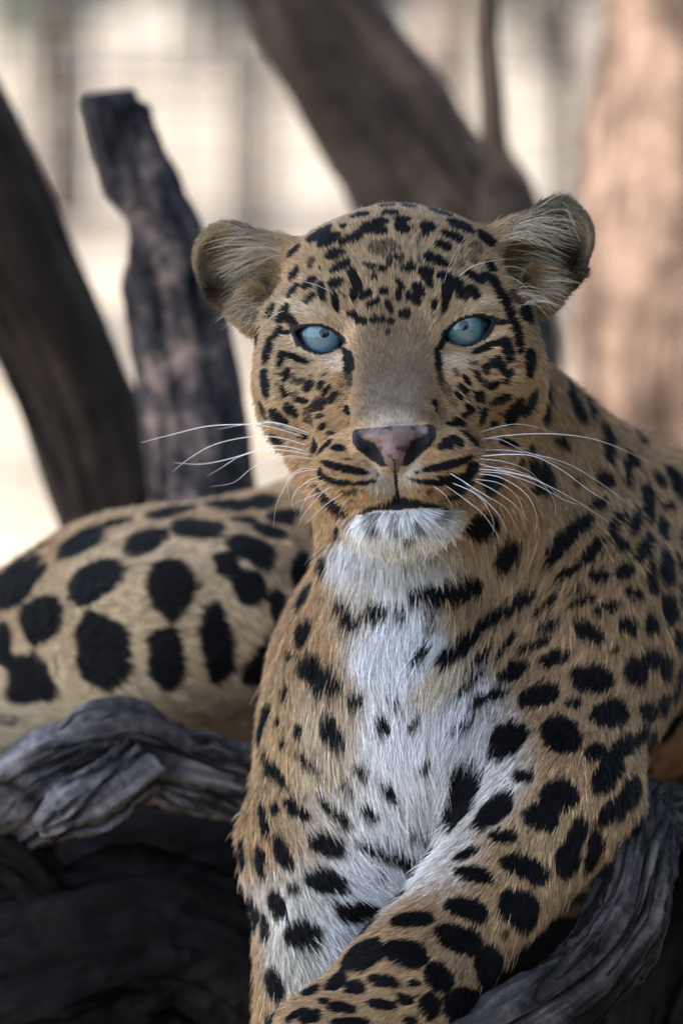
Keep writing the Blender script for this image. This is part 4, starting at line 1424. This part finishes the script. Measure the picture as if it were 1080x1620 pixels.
def eye_mat(name, stops, fibre, coat=.95):
    m, n, b = new_mat(name)
    at = node(n, 'ShaderNodeAttribute', attribute_name='ring')
    r = ramp(n, at.outputs['Fac'], stops)
    fa = node(n, 'ShaderNodeAttribute', attribute_name='fibre')
    nz = node(n, 'ShaderNodeTexNoise', Scale=1.6, Detail=5.0, Roughness=.65)
    n.links.new(fa.outputs['Vector'], nz.inputs['Vector'])
    mx = node(n, 'ShaderNodeMix', data_type='RGBA', blend_type='MULTIPLY')
    mx.inputs[0].default_value = fibre
    n.links.new(r.outputs[0], mx.inputs[6])
    rr = ramp(n, nz.outputs['Fac'], [(.32, (.35, .42, .45)), (.5, (.85, .88, .9)), (.7, (1.25, 1.2, 1.15))])
    n.links.new(rr.outputs[0], mx.inputs[7])
    n.links.new(mx.outputs[2], b.inputs['Base Color'])
    b.inputs['Roughness'].default_value = .35
    b.inputs['Specular IOR Level'].default_value = 0.0
    b.inputs['Coat Weight'].default_value = .6
    b.inputs['Coat Roughness'].default_value = .02
    b.inputs['Coat IOR'].default_value = 1.45
    b.inputs['Coat Weight'].default_value = coat
    return m
BALL = eye_mat('eye_white', [(0, (.012, .012, .016)), (1, (.012, .012, .016))], 0)
PUP = eye_mat('pupil', [(0, (.004, .004, .005)), (.8, (.004, .004, .005)), (1, (.008, .014, .018))], 0, .95)
IRIS = {-1: eye_mat('iris_blue', [(0, (.12, .17, .165)), (.25, (.10, .165, .18)), (.7, (.068, .14, .175)), (.9, (.015, .04, .06)), (1, (.012, .02, .03))], .5),
        1: eye_mat('iris_grey', [(0, (.115, .15, .13)), (.25, (.09, .145, .145)), (.7, (.068, .12, .135)), (.9, (.018, .035, .042)), (1, (.012, .02, .025))], .5)}
for s, c in EYES:
    cv = head_to_view(c)
    r = 43 * MM
    V, F, A, FB = cap(cv, np.array([0, 0, -1.0]), r, math.pi * .98, 40, 48)
    eye = mesh_obj('eye', to_world(V), F, BALL, leo)
    a = eye.data.attributes.new('ring', 'FLOAT', 'POINT'); a.data.foreach_set('value', A)
    target = P(509.5, 532, 0) if s < 0 else P(733.5, 520.5, 0)
    gaze = np.array([(target[0] - cv[0]), (target[1] - cv[1]), 0]) / r
    gaze[2] = -math.sqrt(max(.2, 1 - gaze[0] ** 2 - gaze[1] ** 2))
    V, F, A, FB = cap(cv, gaze, r * 1.006, math.asin(31.0 / 43), 24, 64)
    ir = mesh_obj('iris', to_world(V), F, IRIS[s], eye)
    a = ir.data.attributes.new('ring', 'FLOAT', 'POINT'); a.data.foreach_set('value', A)
    a = ir.data.attributes.new('fibre', 'FLOAT_VECTOR', 'POINT'); a.data.foreach_set('vector', FB.ravel())
    g2 = gaze + np.array([.08 if s < 0 else -.02, .13, 0])
    V, F, A, FB = cap(cv, g2, r * 1.012, math.asin(8.0 / 43), 8, 32)
    pu = mesh_obj('pupil', to_world(V), F, PUP, eye)
    a = pu.data.attributes.new('ring', 'FLOAT', 'POINT'); a.data.foreach_set('value', A)

# ------------------------------------------------------------------ whiskers
WHISK, n, b = new_mat('whisker')
b.inputs['Base Color'].default_value = (.8, .8, .79, 1)
b.inputs['Roughness'].default_value = .3
b.inputs['Subsurface Weight'].default_value = 0
WL = [  # px points, thickness px, how far the tip swings back (mm)
([(495,687),(437,669),(398,671),(330,674),(270,688),(224,700)],2.2,60),
([(487,693),(430,676),(395,671),(345,679)],1.7,40),
([(492,690),(425,667),(405,668)],1.5,30),
([(490,706),(440,692),(395,691),(340,703),(300,725),(272,747)],2.0,60),
([(492,716),(450,706),(418,708),(370,724),(320,734),(275,732)],1.8,60),
([(497,722),(455,713),(420,712),(380,722),(350,740),(328,753)],1.6,50),
([(500,727),(460,721),(430,727),(400,739),(370,763),(332,770)],1.5,50),
([(498,726),(450,723),(434,728)],1.3,20),
([(499,719),(445,712),(415,715)],1.3,20),
([(503,744),(480,741),(460,752),(448,775),(437,800),(432,835)],1.3,30),
([(505,742),(470,748),(456,765),(458,795)],1.2,30),
([(515,760),(480,766),(462,790),(468,815)],1.1,30),
([(530,768),(505,780),(480,790),(460,800)],1.2,25),
([(525,765),(500,790),(480,815),(468,840)],1.1,25),
([(545,778),(520,795),(500,812),(480,832)],1.1,20),
([(560,785),(545,795),(535,815)],1.0,10),
([(512,752),(488,760),(470,775),(462,790)],1.1,25),
([(520,760),(495,775),(478,800),(474,822)],1.0,25),
([(752,686),(785,676),(815,671),(845,675),(880,686)],1.4,40),
([(755,696),(800,689),(860,686),(920,691),(970,705),(1030,733)],2.1,80),
([(757,695),(790,695),(825,712),(870,728),(905,745)],1.4,60),
([(760,713),(800,712),(850,720),(900,735),(950,765),(1010,810)],2.0,70),
([(757,722),(800,719),(845,722),(890,745),(930,775),(975,803)],1.9,70),
([(752,725),(800,731),(840,748),(860,775)],1.3,40),
([(752,742),(790,745),(835,755),(880,775),(920,798),(962,826)],2.1,60),
([(755,746),(800,750),(850,768),(890,790),(920,800)],1.6,50),
([(750,749),(790,755),(830,780),(848,815),(845,850)],1.4,40),
([(745,757),(790,765),(820,790),(833,835)],1.3,35),
([(745,758),(780,775),(815,800),(838,828)],1.2,30),
([(728,760),(770,785),(800,805),(818,838)],1.3,25),
([(710,762),(750,780),(785,810),(803,845)],1.2,20),
([(700,765),(735,790),(765,815),(785,845),(790,862)],1.1,15),
([(680,765),(705,785),(720,815)],1.0,10),
([(705,745),(745,770),(775,800)],1.1,15),
([(752,732),(800,745),(850,760),(875,790),(878,822)],1.4,40),
([(770,735),(820,760),(860,802)],1.1,30),
([(735,765),(765,795),(780,825),(778,850)],1.0,20),
([(758,738),(810,743),(860,765),(900,800)],1.3,45),
([(719,442),(750,420),(790,411),(820,410)],.9,20),
([(700,455),(712,415),(735,375),(745,368)],.5,25),
([(535,468),(495,449),(455,444)],.7,15),
([(636,850),(634,880),(622,912)],.5,5),([(658,850),(672,880),(669,922)],.5,5),([(675,850),(690,875),(708,892)],.4,5),
]
wcount = 0
for pts2, th, back in WL:
    c = cast(*pts2[0])
    if c is None:
        continue
    w0 = c[0][2] * 1000
    ctrl = []
    wr = rng.uniform(.28, .46)
    m = len(pts2)
    L_ = 0
    for i, (x, y) in enumerate(pts2):
        f = i / (m - 1)
        w = w0 - 7 * math.sin(min(1, f * 1.6) * math.pi / 2) + back * f * f * .8
        # keep clear of the hide behind
        h = cast(x, y)
        if i and h is not None and h[0][2] * 1000 - 6 < w and h[0][2] * 1000 > w0 - 60:
            w = h[0][2] * 1000 - 6 - 4 * f
        if i == 0:
            w = w0 + 2
        t = th * wr * (1 - .82 * f ** 1.6)
        ctrl.append((*to_world(P(x, y, w)), rad(t, w)))
    V, F, Tt, G = tube(ctrl, 26, 6)
    o = mesh_obj('whisker', V, F.tolist() + Tt.tolist(), WHISK, leo)
    wcount += 1
print('whiskers', wcount, round(time.time() - _t, 1))
